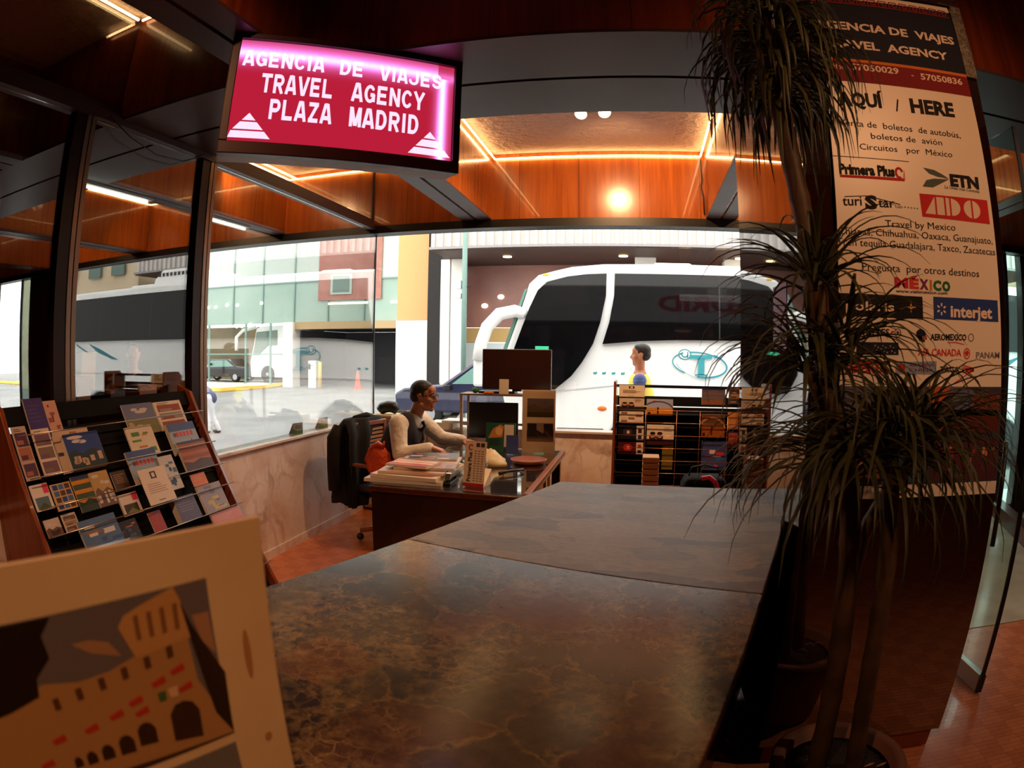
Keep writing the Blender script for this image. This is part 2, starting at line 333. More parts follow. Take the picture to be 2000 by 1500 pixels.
# ---------------------------------------------------------------- the room
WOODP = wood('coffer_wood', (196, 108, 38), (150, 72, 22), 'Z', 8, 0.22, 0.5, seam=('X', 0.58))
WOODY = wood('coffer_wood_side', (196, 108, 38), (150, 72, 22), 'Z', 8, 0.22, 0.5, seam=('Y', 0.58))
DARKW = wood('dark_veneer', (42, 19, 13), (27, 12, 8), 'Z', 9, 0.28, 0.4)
BEAM = mat('beam_laminate', (74, 46, 44), 0.42, vary=(3, (64, 40, 38)))
BLACK = mat('black_metal', (16, 14, 14), 0.4)
ALU = mat('bronze_aluminium', (150, 122, 104), 0.35, 0.7)
BRONZE = mat('dark_bronze', (44, 26, 20), 0.4, 0.4)
PLASTER = mat('textured_plaster', (214, 190, 176), 0.85, bump=(16, 0.9, 0.06))
GL = glass('window_glass', (0.86, 0.86, 0.85), 0.05, 3.0); GLC = glass('clear_window_glass', (0.90, 0.90, 0.885), 0.04, 1.0); GLT = glass('teal_glass', (0.80, 0.92, 0.90))
FLOORM = wood('parquet', (214, 140, 96), (176, 106, 66), 'X', 14, 0.25, 0.25)
# parquet: basket weave of short strips
nt = FLOORM.node_tree; bs = nt.nodes['Principled BSDF']
tc = nt.nodes.new('ShaderNodeTexCoord'); ck = nt.nodes.new('ShaderNodeTexChecker'); ck.inputs['Scale'].default_value = 8.0
ck.inputs[1].default_value = lin((220, 140, 92)); ck.inputs[2].default_value = lin((206, 128, 82)); nt.links.new(tc.outputs['Object'], ck.inputs[0])
mxp = nt.nodes.new('ShaderNodeMixRGB'); mxp.blend_type = 'MULTIPLY'; mxp.inputs[0].default_value = 0.35
src = bs.inputs['Base Color'].links[0].from_socket; nt.links.new(ck.outputs[0], mxp.inputs[1]); nt.links.new(src, mxp.inputs[2])
brk = nt.nodes.new('ShaderNodeTexBrick'); brk.inputs['Scale'].default_value = 8.0; brk.inputs['Color1'].default_value = (1, 1, 1, 1); brk.inputs['Color2'].default_value = (0.9, 0.88, 0.86, 1); brk.inputs['Mortar'].default_value = (0.55, 0.42, 0.35, 1)
brk.inputs['Mortar Size'].default_value = 0.012; brk.inputs['Brick Width'].default_value = 1.0; brk.inputs['Row Height'].default_value = 0.25
nt.links.new(tc.outputs['Object'], brk.inputs['Vector']); mx2 = nt.nodes.new('ShaderNodeMixRGB'); mx2.blend_type = 'MULTIPLY'; mx2.inputs[0].default_value = 1
nt.links.new(mxp.outputs[0], mx2.inputs[1]); nt.links.new(brk.outputs[0], mx2.inputs[2])
gn = nt.nodes.new('ShaderNodeMixRGB'); gn.blend_type = 'ADD'; gn.inputs[0].default_value = 0.1; nt.links.new(mx2.outputs[0], gn.inputs[1]); nt.links.new(src, gn.inputs[2])
nt.links.new(gn.outputs[0], bs.inputs['Base Color'])
WMARB = marble('pink_marble', (238, 226, 220), (224, 206, 198), (176, 146, 130), 1.6, (0.02, 0.06), 0.3, blob=(2.2, (206, 172, 156), 0.55))
BEIGE = mat('beige_polished_stone', (196, 184, 160), 0.12, vary=(2.5, (176, 162, 138)))
GRAN = mat('polished_dark_granite', (40, 20, 14), 0.02, spec=0.5, ior=3.8, vary=(40, (30, 14, 10)))
SPECK = marble('speckled_granite', (150, 140, 126), (90, 82, 74), (50, 44, 40), 60, (0.05, 0.3), 0.4)

struct(box('floor', -12, 6, -5, 5.98, -0.12, 0.0, FLOORM))
struct(box('floor_stone_inlay', 1.75, 5.6, 3.2, 5.9, 0.0, 0.004, BEIGE))
struct(box('ceiling', -12, 6, -5, 5.98, 3.56, 3.8, PLASTER))
# coffer beams: wood sides, laminate soffit in two boards with a dark gap between
def beam_x(y0, y1, n):
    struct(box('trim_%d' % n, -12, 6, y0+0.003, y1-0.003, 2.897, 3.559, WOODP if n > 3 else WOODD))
    m = 0.5*(y0+y1); struct(MB().box(-12, 6, y0, m-0.014, 2.88, 2.896).box(-12, 6, m+0.014, y1, 2.88, 2.896).build('trim_%d' % (n+1), BEAM))
def beam_y(x0, x1, y0, y1, n):
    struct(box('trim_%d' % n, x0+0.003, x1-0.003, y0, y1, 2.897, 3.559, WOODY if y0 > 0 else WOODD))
    m = 0.5*(x0+x1); struct(MB().box(x0, m-0.012, y0, y1, 2.88, 2.896).box(m+0.012, x1, y0, y1, 2.88, 2.896).build('trim_%d' % (n+1), BEAM))
WOODD = wood('coffer_wood_shaded', (150, 66, 26), (104, 40, 14), 'Z', 8, 0.22, 0.5, seam=('X', 0.58))  # darker copy of the coffer wood: the unlit look is in the colour
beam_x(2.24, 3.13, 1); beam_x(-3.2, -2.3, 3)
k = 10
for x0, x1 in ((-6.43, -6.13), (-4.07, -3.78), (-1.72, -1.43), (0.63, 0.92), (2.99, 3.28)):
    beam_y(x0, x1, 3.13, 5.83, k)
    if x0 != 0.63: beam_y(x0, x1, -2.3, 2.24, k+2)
    k += 4
struct(MB().box(-12, 6, 5.83, 5.98, 2.88, 3.559).build('trim_40', WOODP))
struct(MB().box(-12, 6, 5.80, 5.99, 2.80, 2.879).build('trim_41', BLACK))
# walls out of the picture that close the lobby
struct(box('wall_rear', -12, 6, -5.2, -5, 0, 3.56, DARKW)); struct(box('wall_right', 6, 6.2, -5, 5.98, 0, 3.8, DARKW))
struct(box('wall_far_left', -12.2, -12, -5, 5.98, 0, 3.8, DARKW))
# glazed walls on low marble walls
struct(box('wall_left', -2.80, -2.70, -3, 5.98, 0, 0.88, WMARB)); struct(box('wall_back', -2.70, 2.5, 5.93, 6.05, 0, 0.83, WMARB))
struct(box('sill_left', -2.83, -2.67, -3, 5.95, 0.881, 0.905, WMARB, bevel=0.005)); struct(box('sill_back', -2.665, 2.5, 5.90, 6.08, 0.831, 0.85, mat('sill_metal', (205, 196, 190), 0.3)))
struct(box('baseboard_left', -2.699, -2.685, -3, 5.92, 0.0, 0.07, WMARB)); 
for i, (y0, y1, z0, z1) in enumerate(((3.18, 5.95, 0.906, 2.84), (2.04, 3.0, 0.906, 2.84), (-3, 1.92, 0.906, 2.84), (-3, 5.95, 2.95, 3.555))):
    struct(box('window_%d' % (i+1), -2.706, -2.696, y0, y1, z0, z1, GL))
struct(box('window_5', -2.69, 2.5, 5.945, 5.955, 0.851, 2.80, GLC))
for i, y in enumerate((1.95, 3.09)):
    struct(MB().box(-2.735, -2.665, y-0.06, y+0.02, 0.906, 2.84).build('trim_%d' % (50+2*i), BRONZE)); struct(MB().box(-2.735, -2.66, y+0.022, y+0.052, 0.906, 2.84).box(-2.735, -2.66, y+0.06, y+0.09, 0.906, 2.84).build('trim_%d' % (51+2*i), ALU))
struct(MB().box(-2.75, -2.65, -3, 5.945, 2.842, 2.90).box(-2.72, -2.68, -3, 5.945, 2.902, 2.948).build('trim_55', BEAM))
struct(box('trim_56', -2.709, -2.692, 5.935, 5.955, 0.906, 2.80, mat('joint_silicone', (30, 40, 40), 0.4)))
struct(box('trim_57', -2.71, -2.69, 5.80, 5.83, 2.95, 3.555, BLACK))
# dark end wall of the entrance hall beyond the left glazing, and its opening to the street
struct(box('wall_hall', -9.45, -5.12, 5.90, 6.0, -0.1, 2.80, mat('hall_panel', (34, 17, 13), 0.5)))
struct(box('wall_hall_end', -12, -10.4, 5.90, 6.0, -0.1, 2.80, mat('hall_panel', (34, 17, 13), 0.5)))
# back glazing right of the low wall: tall doors with a dark curb
struct(box('wall_back_right', 4.36, 6, 5.93, 6.05, 0, 2.88, DARKW))
struct(box('wall_back_blocker', 2.56, 3.70, 5.93, 6.05, 0, 2.88, DARKW))  # unseen solid panel added to darken the reflection in the left panes
struct(box('window_6', 3.76, 4.08, 5.945, 5.955, 0.1, 2.8, GLT)); struct(box('window_7', 4.14, 4.36, 5.945, 5.955, 0.1, 2.8, GLT))
struct(MB().box(4.08, 4.14, 5.92, 5.98, 0, 2.8).box(3.70, 3.76, 5.92, 5.98, 0, 2.8).box(2.50, 2.56, 5.92, 5.98, 0, 2.8).box(3.76, 4.36, 5.93, 5.97, 0.0, 0.1).build('trim_58', mat('door_frame_grey', (60, 60, 66), 0.4)))
struct(MB().prism([(3.66, 4.55), (3.78, 4.5), (4.20, 5.9), (4.04, 5.9)], 0.004, 0.16, 'Z').build('curb', mat('red_brown_stone', (88, 46, 36), 0.3)))
h = root('push_bar', 'brass push bar across the tall teal glass at the far right', 'push bar', (3.5, 5.84, 0.72))
MB().cyl((3.5, 5.84, 0.72), (4.07, 5.84, 0.72), 0.02).build('bar', mat('brass', (190, 130, 60), 0.25, 0.9), h, True)
MB().cyl((3.8, 5.84, 0.72), (3.8, 5.944, 0.72), 0.012).build('bracket', BLACK, h); MB().cyl((4.0, 5.84, 0.72), (4.0, 5.944, 0.72), 0.012).build('bracket', BLACK, h)
# the granite column that carries the banner
struct(MB().prism([(0.575, 2.045), (1.41, 2.045), (1.41, 3.3), (0.538, 3.3)], 0.10, 3.559, 'Z').build('pillar', GRAN))
struct(MB().prism([(0.60, 2.07), (1.385, 2.07), (1.385, 3.27), (0.56, 3.27)], 0.0, 0.099, 'Z').build('pillar_plinth', mat('terracotta_plinth', (150, 80, 48), 0.4)))
struct(MB().box(1.352, 1.409, 2.030, 2.0445, 2.72, 3.02).box(1.30, 1.409, 2.030, 2.0445, 3.021, 3.06).build('trim_59', SPECK))
# pivoting glass door right of the column
d = root('glass_door', 'frameless glass door standing open right of the granite column', 'door', (1.86, 2.43, 0))
MB().prism([(1.848, 2.43), (1.860, 2.43), (1.790, 3.35), (1.778, 3.35)], 0.112, 2.72, 'Z').build('pane', glass('door_glass', (0.86, 0.93, 0.9)), d)
MB().prism([(1.834, 2.43), (1.874, 2.43), (1.804, 3.35), (1.764, 3.35)], 0.012, 0.11, 'Z').build('bottom_rail', mat('satin_steel', (190, 188, 184), 0.3, 0.8), d, bevel=0.004)
MB().box(1.842, 1.866, 2.418, 2.429, 0.10, 2.72).build('edge_seal', BLACK, d)
MB().box(1.836, 1.872, 2.412, 2.4285, 0.012, 0.11).build('end_cap', BLACK, d)
MB().tube([(1.80, 2.56, 0.75), (1.80, 2.56, 1.25)], 0.014).build('pull_handle', BLACK, d, True)

# rope lights round the top of each coffer, twin floods, fluorescent tubes
ROPE = emat('rope_light_glow', (1.0, 0.66, 0.27), 15); ROPE2 = emat('rope_light_dim', (1.0, 0.62, 0.26), 5)
def rope(pts, label, g='rope lights round the coffers', m=None):
    r = MB().tube(pts, 0.009, 6).build('rope_light', m or ROPE); tag(r, label, 'rope light', g)
z = 3.50
for x0, x1, nm in ((-1.43, 0.63, 'coffer above the agency desk'), (-3.78, -1.72, 'coffer above the left glass wall'), (0.92, 2.99, 'coffer behind the granite column')):
    rope([(x0+0.03, 5.80, z), (x1-0.03, 5.80, z)], 'glowing rope light along the back of the '+nm)
    rope([(x0+0.03, 3.2, z), (x0+0.03, 5.78, z)], 'glowing rope light along the left side of the '+nm)
    rope([(x1-0.03, 3.2, z), (x1-0.03, 5.78, z)], 'glowing rope light along the right side of the '+nm)
rope([(-2.66, 2.22, 3.53), (-2.42, 2.22, 3.53)], 'short glowing rope light in the dark top left ceiling corner', None, ROPE2)
rope([(-2.675, 1.75, 3.53), (-2.675, 2.2, 3.53)], 'glowing rope light along the glass in the dark top left corner', None, ROPE2)
def flood(x, y, tx, ty, label, power, aim, ang=110):
    r = root('flood_lamp', label, 'lamp', (x, y, 3.556))
    MB().cyl((x, y, 3.556), (x, y, 3.50), 0.012).build('stem', BLACK, r)
    d = (Vector((tx, ty, 2.6))-Vector((x, y, 3.47))).normalized(); p = Vector((x, y, 3.47))
    MB().tube([p-d*0.05, p-d*0.02, p+d*0.045], [0.02, 0.045, 0.05], 16).build('housing', mat('lamp_housing', (210, 190, 170), 0.4), r)
    MB().tube([p+d*0.0455, p+d*0.052], [0.046, 0.046], 16).build('bulb', emat('flood_glow', (1.0, 0.66, 0.34), 14), r)
    s = spot_light('flood_beam', p+d*0.06, aim, power, ang, (1.0, 0.56, 0.26), 0.7, 0.05); return r
flood(-0.42, 4.55, -0.6, 3.9, 'lit flood lamp on the plaster above the desk, left of the pair', 190, (-1.5, 5.1, 0.7))
flood(-0.25, 4.53, -0.1, 3.9, 'lit flood lamp on the plaster above the desk, right of the pair', 260, (-0.2, 6.6, 2.2))
flood(1.75, 4.5, 1.8, 5.2, 'lit flood lamp in the coffer behind the granite column', 150, (1.8, 6.3, 2.0))
flood(-2.75-0.9, 4.5, -3.6, 5.2, 'lit flood lamp in the entrance hall coffer beyond the glass', 60, (-3.7, 6.5, 2.0))
TUBE = emat('fluorescent_glow', (0.93, 1.0, 0.86), 5)
for y0, y1, w in ((2.93, 3.75, 'nearer'), (4.56, 5.25, 'farther')):
    r = root('fluorescent_light', w+' fluorescent tube under the entrance hall beam beyond the left glass', 'fluorescent light', (-3.9, y0, 2.879))
    MB().box(-3.95, -3.85, y0, y1, 2.862, 2.879).build('tray', mat('white_metal', (225, 225, 220), 0.4), r); MB().cyl((-3.9, y0+0.03, 2.85), (-3.9, y1-0.03, 2.85), 0.0115).build('tube', TUBE, r)

cb_ = MB().tube([(0.60, 5.815, 3.48), (0.605, 5.81, 3.25), (0.59, 5.815, 3.2), (0.61, 5.81, 3.1), (0.615, 5.815, 2.92)], 0.006, 6).build('cable', BLACK, None, True); tag(cb_, 'thin black cable hanging down the orange wood at the right of the desk coffer', 'cable')
cb_ = MB().tube([(-2.645, 2.12, 2.87), (-2.64, 2.3, 2.79), (-2.645, 2.55, 2.745), (-2.64, 2.8, 2.76), (-2.645, 3.02, 2.86)], 0.004, 6).build('cable', BLACK, None, True); tag(cb_, 'thin black cable sagging below the head rail of the left glass wall', 'cable')
# ---------------------------------------------------------------- the street
ROAD = mat('road_concrete', (150, 152, 152), 0.8, vary=(0.6, (128, 130, 131)))
struct(box('road', -60, 40, 6.06, 70, -0.6, -0.4, ROAD))
struct(MB().prism([(-60, 41.5), (-26, 41.5), (-21.9, 38.6), (-21.2, 35.1), (-19.4, 31.4), (-19, 29.9), (-19, 31.6), (-60, 52)], -0.4, -0.30, 'Z').build('sidewalk', mat('pale_pavement', (205, 205, 200), 0.8)))
cu = [(-40, 23.2), (-24, 22.6), (-19.4, 24.2), (-18.9, 27.5), (-19.4, 30), (-21.3, 35.1), (-22, 38.6)]
struct(MB().tube([(x, y, -0.34) for x, y in cu], 0.16, 6).build('kerb', mat('yellow_kerb_paint', (226, 186, 80), 0.7)))
struct(MB().prism([(x-0.15, y+0.1) for x, y in cu]+[(-40, 38)], -0.4, -0.31, 'Z').build('pavement', mat('pale_pavement', (205, 205, 200), 0.8)))
# building across: glazed block left, orange column, ribbed canopy with brown wall right
GGL = mat('green_curtain_glass', (138, 166, 154), 0.1, spec=0.5, vary=(0.25, (160, 182, 172)))
b = root('glass_building', 'pale green glass building above the garage entrance across the street', 'building', (-19, 30, -0.4))
MB().box(-45, -9.9, 30.0, 30.3, 5.4, 14).build('upper_glazing', mat('pale_curtain_glass', (172, 188, 181), 0.1, vary=(0.2, (194, 204, 198))), b)
MB().box(-45, -9.9, 30.02, 30.3, 3.15, 5.38).build('lower_glazing', GGL, b)
m = MB()
for i in range(17): m.box(-45+i*2.2-0.04, -45+i*2.2+0.04, 29.94, 30.0, 3.1, 14)
m.box(-45, -9.9, 29.95, 30.02, 5.36, 5.44); m.box(-45, -9.9, 29.95, 30.02, 8.3, 8.38); m.build('mullion_grid', mat('mullion_green', (120, 150, 142), 0.4), b)
MB().box(-17.0, -13.2, 29.90, 29.96, 4.3, 8.0).build('glazing_image', mat('red_brick', (172, 124, 112), 0.8, vary=(2, (160, 108, 98))), b)  # red building seen in the glazing, put on as a faded panel
w = MB().box(-16.2, -14.9, 29.84, 29.89, 4.6, 5.7).build('window', mat('window_surround', (170, 190, 178), 0.5), b); MB().box(-16.05, -15.05, 29.81, 29.835, 4.72, 5.58).build('pane', mat('dim_pane', (96, 120, 112), 0.1), w)
for x0, x1 in ((-16.3, -13.9), (-12.6, -10.1)): MB().box(x0, x1, 29.78, 29.84, 4.05, 4.17).build('tube_light', emat('street_tube', (1, 0.95, 0.75), 4), b)
MB().box(-18.3, -9.9, 29.6, 30.3, 2.75, 3.14).build('lintel', mat('tan_lintel', (176, 150, 110), 0.6), b)
MB().box(-18.3, -9.7, 36, 36.2, -0.4, 2.74).build('garage_back_wall', mat('garage_grey', (84, 84, 88), 0.8), b)
MB().box(-12.4, -9.0, 30.35, 35.9, -0.39, 2.74).build('garage_core', mat('garage_black', (14, 14, 16), 0.8), b)
MB().box(-18.5, -18.3, 30.35, 36.2, -0.4, 2.74).build('garage_side_wall', mat('garage_grey', (84, 84, 88), 0.8), b)
MB().box(-18.3, -9.7, 30.35, 36, 2.745, 2.9).build('garage_ceiling', mat('garage_dark', (40, 38, 38), 0.8), b)
MB().box(-18.95, -18.3, 29.4, 30.2, -0.4, 3.14).build('column', mat('white_stucco', (238, 234, 226), 0.7), b)
MB().box(-45, -19.0, 34, 34.3, -0.4, 3.14).build('lobby_wall', mat('lobby_brown', (150, 128, 98), 0.7, vary=(0.5, (112, 104, 84))), b)
m = MB()
for x in (-24.9, -22.0, -20.2): m.box(x-0.05, x+0.05, 29.95, 30.05, -0.3, 3.14)
m.box(-45, -19, 29.96, 30.03, 1.35, 1.43); m.build('shopfront_frame', mat('mullion_green', (120, 150, 142), 0.4), b)
for x, zz in ((-24.9, 4.2), (-24.3, 4.2), (-23.4, 4.3), (-22.6, 4.25), (-20.8, 4.3), (-22.6, 3.0), (-22.2, 3.0), (-21.6, 3.1)): MB().ball((x, 29.85, zz), 0.10, 10, 6).build('spot_light', emat('street_spot', (1, 1, 0.85), 5), b)
oc = root('column', 'tall square column, orange above and white below, across the street', 'column', (-9.15, 24, -0.4))
MB().box(-9.60, -8.29, 23.4, 24.7, 2.82, 12).build('orange_cladding', mat('orange_cladding', (230, 168, 112), 0.7), oc); MB().box(-9.63, -8.26, 23.37, 24.73, -0.4, 2.81).build('white_base', mat('white_stucco', (238, 234, 226), 0.7), oc)
cb = root('canopy_building', 'brown panelled building under a pale ribbed canopy behind the white coach', 'building', (0, 22, -0.4))
MB().box(-8.35, 16, 24.0, 24.3, 2.55, 5.4).build('wall', mat('brown_tile', (176, 124, 110), 0.35, vary=(0.8, (160, 108, 98))), cb); MB().box(-8.35, 16, 24.02, 24.3, 1.96, 2.53).build('tan_band', mat('tan_band', (214, 176, 112), 0.6), cb)
MB().box(-8.35, 16, 24.04, 24.3, -0.4, 1.94).build('shopfront_panel', mat('pale_shopfront', (226, 236, 236), 0.5), cb)  # plain pale panel in one even colour
MB().box(-7.98, -7.42, 22.5, 23.9, -0.4, 9).build('dark_recess', mat('dark_recess', (24, 18, 18), 0.7), cb)
MB().box(-7.0, 16, 20.0, 24.3, 5.0, 5.12).build('soffit', mat('soffit_brown', (74, 54, 50), 0.6), cb)
m = MB().box(-7.0, 16, 20.06, 20.4, 5.13, 9)
for i in range(78): m.box(-7.0+i*0.295, -7.0+i*0.295+0.12, 19.96, 20.06, 5.13, 9)
m.build('ribbed_fascia', mat('ribbed_metal', (206, 200, 196), 0.5), cb); MB().box(-7.05, 16.0, 19.9, 20.4, 5.04, 5.125).build('fascia_edge', mat('edge_metal', (150, 146, 146), 0.4), cb)
for x in (-5.0, -0.9, 3.2): MB().cyl((x+0.3, 21.6, 4.99), (x+0.3, 21.6, 4.96), 0.16).build('downlight', emat('canopy_spot', (1, 0.75, 0.35), 8), cb)
for x0, x1 in ((-7.3, -6.95), (-6.9, -6.45), (-0.2, 0.55), (3.0, 3.8)): MB().box(x0, x1, 22.0, 22.6, -0.4, 5.0).build('pillar_leg', mat('white_stucco', (238, 234, 226), 0.7), cb)
for x, zz in ((-5.45, 3.75), (-6.1, 3.4)): MB().ball((x, 23.95, zz), (0.14, 0.05, 0.10), 10, 6).build('wall_lamp', emat('canopy_spot2', (1, 0.85, 0.7), 3), cb)
ow = root('office_block', 'cream stone block further along beyond the canopy end', 'building', (20, 20, -0.4))
MB().box(16.4, 40, 20.6, 23.9, -0.4, 12).build('wall', mat('cream_stone', (226, 206, 176), 0.8, vary=(0.4, (212, 190, 158))), ow)
for x in (17.3, 19.2, 21.4): MB().box(x, x+1.0, 20.4, 20.49, 5.2, 6.5).build('window', mat('dim_pane', (96, 120, 112), 0.1), ow)
up = root('utility_pole', 'slim grey green pole with white boxes in front of the brown wall', 'pole', (-5.28, 18.2, -0.4))
MB().cyl((-5.28, 18.2, -0.4), (-5.28, 18.2, 9), 0.08).build('shaft', mat('pole_green', (128, 160, 152), 0.5), up, True)
MB().box(-5.53, -5.37, 18.1, 18.25, 3.48, 3.76).build('junction_box', mat('white_metal', (225, 225, 220), 0.4), up, bevel=0.02); MB().box(-5.55, -5.37, 18.1, 18.25, 3.19, 3.36).build('junction_box', mat('white_metal', (225, 225, 220), 0.4), up, bevel=0.02)
MB().cyl((-5.37, 18.2, 3.54), (-5.06, 18.2, 3.56), 0.017).build('bracket', BLACK, up)
tc_ = root('traffic_cone', 'orange traffic cone with a white band in front of the garage', 'cone', (-14.82, 30.0-1.0, -0.4))
X0, Y0 = -14.1, 29.1
MB().box(X0-0.27, X0+0.27, Y0-0.27, Y0+0.27, -0.4, -0.36).build('base', mat('cone_orange', (240, 86, 40), 0.5), tc_); MB().lathe([(0.19, -0.36), (0.05, 0.55), (0.03, 0.57)], (X0, Y0, 0)).build('body', mat('cone_orange', (240, 86, 40), 0.5), tc_, True)
MB().lathe([(0.112, 0.12), (0.112, 0.13), (0.082, 0.31), (0.08, 0.31)], (X0, Y0, 0)).build('band', mat('white_band', (245, 245, 245), 0.5), tc_, True)
bp = root('bollard', 'thin yellow post beside the white gate box at the garage entrance', 'post', (-16.7, 30, -0.4))
MB().cyl((-16.3, 29.0, -0.4), (-16.3, 29.0, 1.0), 0.09).build('post', mat('yellow_kerb_paint', (226, 186, 80), 0.7), bp, True)
gb = root('gate_box', 'white gate control box standing at the garage entrance', 'gate box', (-16.7, 29.2, -0.4)); MB().box(-17.05, -16.55, 29.0, 29.4, -0.4, 1.05).build('cabinet', mat('white_metal', (225, 225, 220), 0.4), gb, bevel=0.03); MB().box(-17.0, -16.9, 28.95, 29.0, 0.6, 0.9).build('screen', BLACK, gb)

def wheel(m_par, x, y, z, r, w, rim=True):
    t = MB().lathe([(r*0.62, -w/2), (r*0.95, -w/2), (r, -w*0.35), (r, w*0.35), (r*0.95, w/2), (r*0.62, w/2)], n=28)
    R = Matrix.Translation((x, y, z)) @ Matrix.Rotation(pi/2, 4, 'X'); t.v = [tuple(R @ Vector(p)) for p in t.v]
    o = t.build('wheel', mat('tyre_rubber', (24, 24, 25), 0.8), m_par, True)
    h = MB().lathe([(r*0.6, -w*0.46), (r*0.6, w*0.46), (r*0.2, w*0.5), (r*0.15, w*0.54)], n=20); h.v = [tuple(R @ Vector(p)) for p in h.v]
    h.build('hub', mat('wheel_rim', (176, 178, 180), 0.35, 0.6), o, True)
# the coach
BUSW = mat('coach_white', (240, 240, 240), 0.22, coat=0.5); BGL = mat('coach_window', (8, 8, 10), 0.04, spec=0.35)
TEAL = (58, 160, 172)
Y = 10.6
bus = root('coach', 'big white tour coach with black windows and teal logo parked across the street', 'bus', (3, Y, -0.4))
prof = [(-2.02, -0.12), (-2.25, 0.3), (-2.40, 1.0), (-2.30, 1.66), (-2.07, 2.31), (-1.92, 2.78), (-1.76, 2.93), (-1.45, 3.01), (-1.18, 3.07), (-0.62, 3.12), (0.6, 3.13), (9.2, 3.12), (9.7, 2.98), (9.86, 2.5), (9.9, 0.3), (9.8, -0.12)]
arch = []
def cutarch(cx, r): return [(cx+r*cos(a), -0.02+r*sin(a)) for a in [pi*i/14 for i in range(15)]]
low = [(9.8, -0.12), (7.95, -0.12)]+cutarch(7.3, 0.63)+[(6.65, -0.12), (0.72, -0.12)]+cutarch(0.07, 0.63)+[(-0.58, -0.12)]
body = prof[:-1]+low
sh = MB().prism(body, Y, Y+2.5, 'Y').build('body', BUSW, bus, bevel=0.05)
MB().prism(prof, Y+0.75, Y+1.7, 'Y').build('underbody', mat('tyre_rubber', (24, 24, 25), 0.8), bus)
def panel(pts, nm, m):   # panes lean inwards towards the roof, as on the real side of a coach
    n = len(pts); v = [(x, Y-0.008-0.07*(2.96-z_)/1.2, z_) for x, z_ in pts]+[(x, Y-0.001, z_) for x, z_ in pts]
    return MB().add(v, [tuple(range(n)), tuple(range(n, 2*n))[::-1]]+[(i, n+i, n+(i+1) % n, (i+1) % n) for i in range(n)]).build(nm, m, bus)
wf = panel([(-1.95, 0.98), (-2.13, 1.30), (-2.15, 1.66), (-2.03, 2.0), (-1.9, 2.35), (-1.76, 2.66), (-1.60, 2.81), (-1.25, 2.90), (-0.93, 2.94), (-0.58, 2.955), (-0.59, 2.57), (-0.68, 2.12), (-0.80, 1.75), (-0.98, 1.44), (-1.16, 1.2), (-1.43, 0.97)], 'front_side_window', BGL)
panel([(-0.44, 2.955), (9.3, 2.95), (9.35, 1.95), (9.0, 1.87), (1.7, 1.855), (0.6, 1.84), (-0.01, 1.81), (-0.64, 1.75), (-0.53, 2.12), (-0.45, 2.57)], 'side_window_band', BGL)
for x in (1.35, 3.3, 5.25, 7.2): MB().prism([(Y-0.012, 2.93), (Y-0.075, 1.88), (Y-0.001, 1.88), (Y-0.001, 2.93)], x-0.012, x+0.012, 'X').build('window_joint', mat('joint_dark', (30, 30, 33), 0.4), bus)
MB().box(-1.78, -1.55, Y-0.10, Y-0.086, 1.62, 1.70).build('side_sticker', mat('green_sticker', (60, 200, 150), 0.5), bus)
MB().prism([(-2.375, 1.2), (-2.32, 1.6), (-2.12, 2.2), (-1.96, 2.68), (-1.99, 2.70), (-2.16, 2.25), (-2.36, 1.66), (-2.43, 1.2)], Y+0.03, Y+2.45, 'Y').build('windscreen', mat('screen_green', (110, 150, 138), 0.05, spec=0.8), bus)
m = MB().tube([(-1.95, Y+0.1, 2.24), (-2.15, Y-0.05, 2.30), (-2.40, Y-0.15, 2.24), (-2.60, Y-0.2, 2.02), (-2.70, Y-0.22, 1.72), (-2.72, Y-0.22, 1.45)], [0.10, 0.11, 0.115, 0.11, 0.11, 0.13], 12)
ma = m.build('mirror_arm', BUSW, bus, True); MB().box(-2.82, -2.62, Y-0.3, Y-0.14, 1.0, 1.46).build('mirror_head', BUSW, ma, bevel=0.04)
MB().box(0.24, 0.93, Y+0.6, Y+1.4, 3.12, 3.24).build('roof_hatch', BUSW, bus, bevel=0.04)
ac = MB().prism([(4.1, 3.1), (5.55, 3.1), (5.45, 3.3), (5.2, 3.5), (4.2, 3.5), (4.1, 3.45)], Y+0.25, Y+2.2, 'Y').build('air_conditioner', BUSW, bus, bevel=0.05)
for i in range(9): MB().box(4.2+i*0.13, 4.27+i*0.13, Y+0.235, Y+0.249, 3.34, 3.42).build('vent_slot', BLACK, ac)
MB().box(5.7, 6.5, Y+0.4, Y+1.8, 3.12, 3.22).build('roof_hatch', BUSW, bus, bevel=0.05)
MB().ball((-0.63, Y, 0.66), (0.08, 0.03, 0.04)).build('side_marker', mat('amber_lens', (236, 110, 20), 0.3), bus, True)
MB().ball((-1.62, Y+0.02, 2.93), (0.07, 0.03, 0.03)).build('roof_marker', mat('yellow_lens', (240, 190, 60), 0.3), bus, True)
m = MB()
for x0, x1, z0, z1 in ((-1.38, -0.42, 0.935, 1.055), ): m.prism([(x0, z0), (x1, z1), (9.75, z1+0.01), (9.75, z1+0.035), (x1, z1+0.02), (x0, z0+0.02)], Y-0.014, Y-0.001, 'Y')
m.build('crease_strip', mat('crease_grey', (214, 214, 216), 0.4), bus)
MB().prism([(-1.4, 0.295), (-0.6, 0.30), (-0.6, 0.315), (-1.4, 0.31)], Y-0.006, Y-0.001, 'Y').build('skirt_line', mat('joint_grey', (70, 70, 74), 0.4), bus)
for cx in (0.07, 7.3): wheel(bus, cx, Y+0.2, 0.09, 0.49, 0.3); wheel(bus, cx, Y+2.3, 0.09, 0.49, 0.3)
a = Art()
FM = frame((0, Y-0.004, 0), (1, 0, 0), (0, 0, 1))
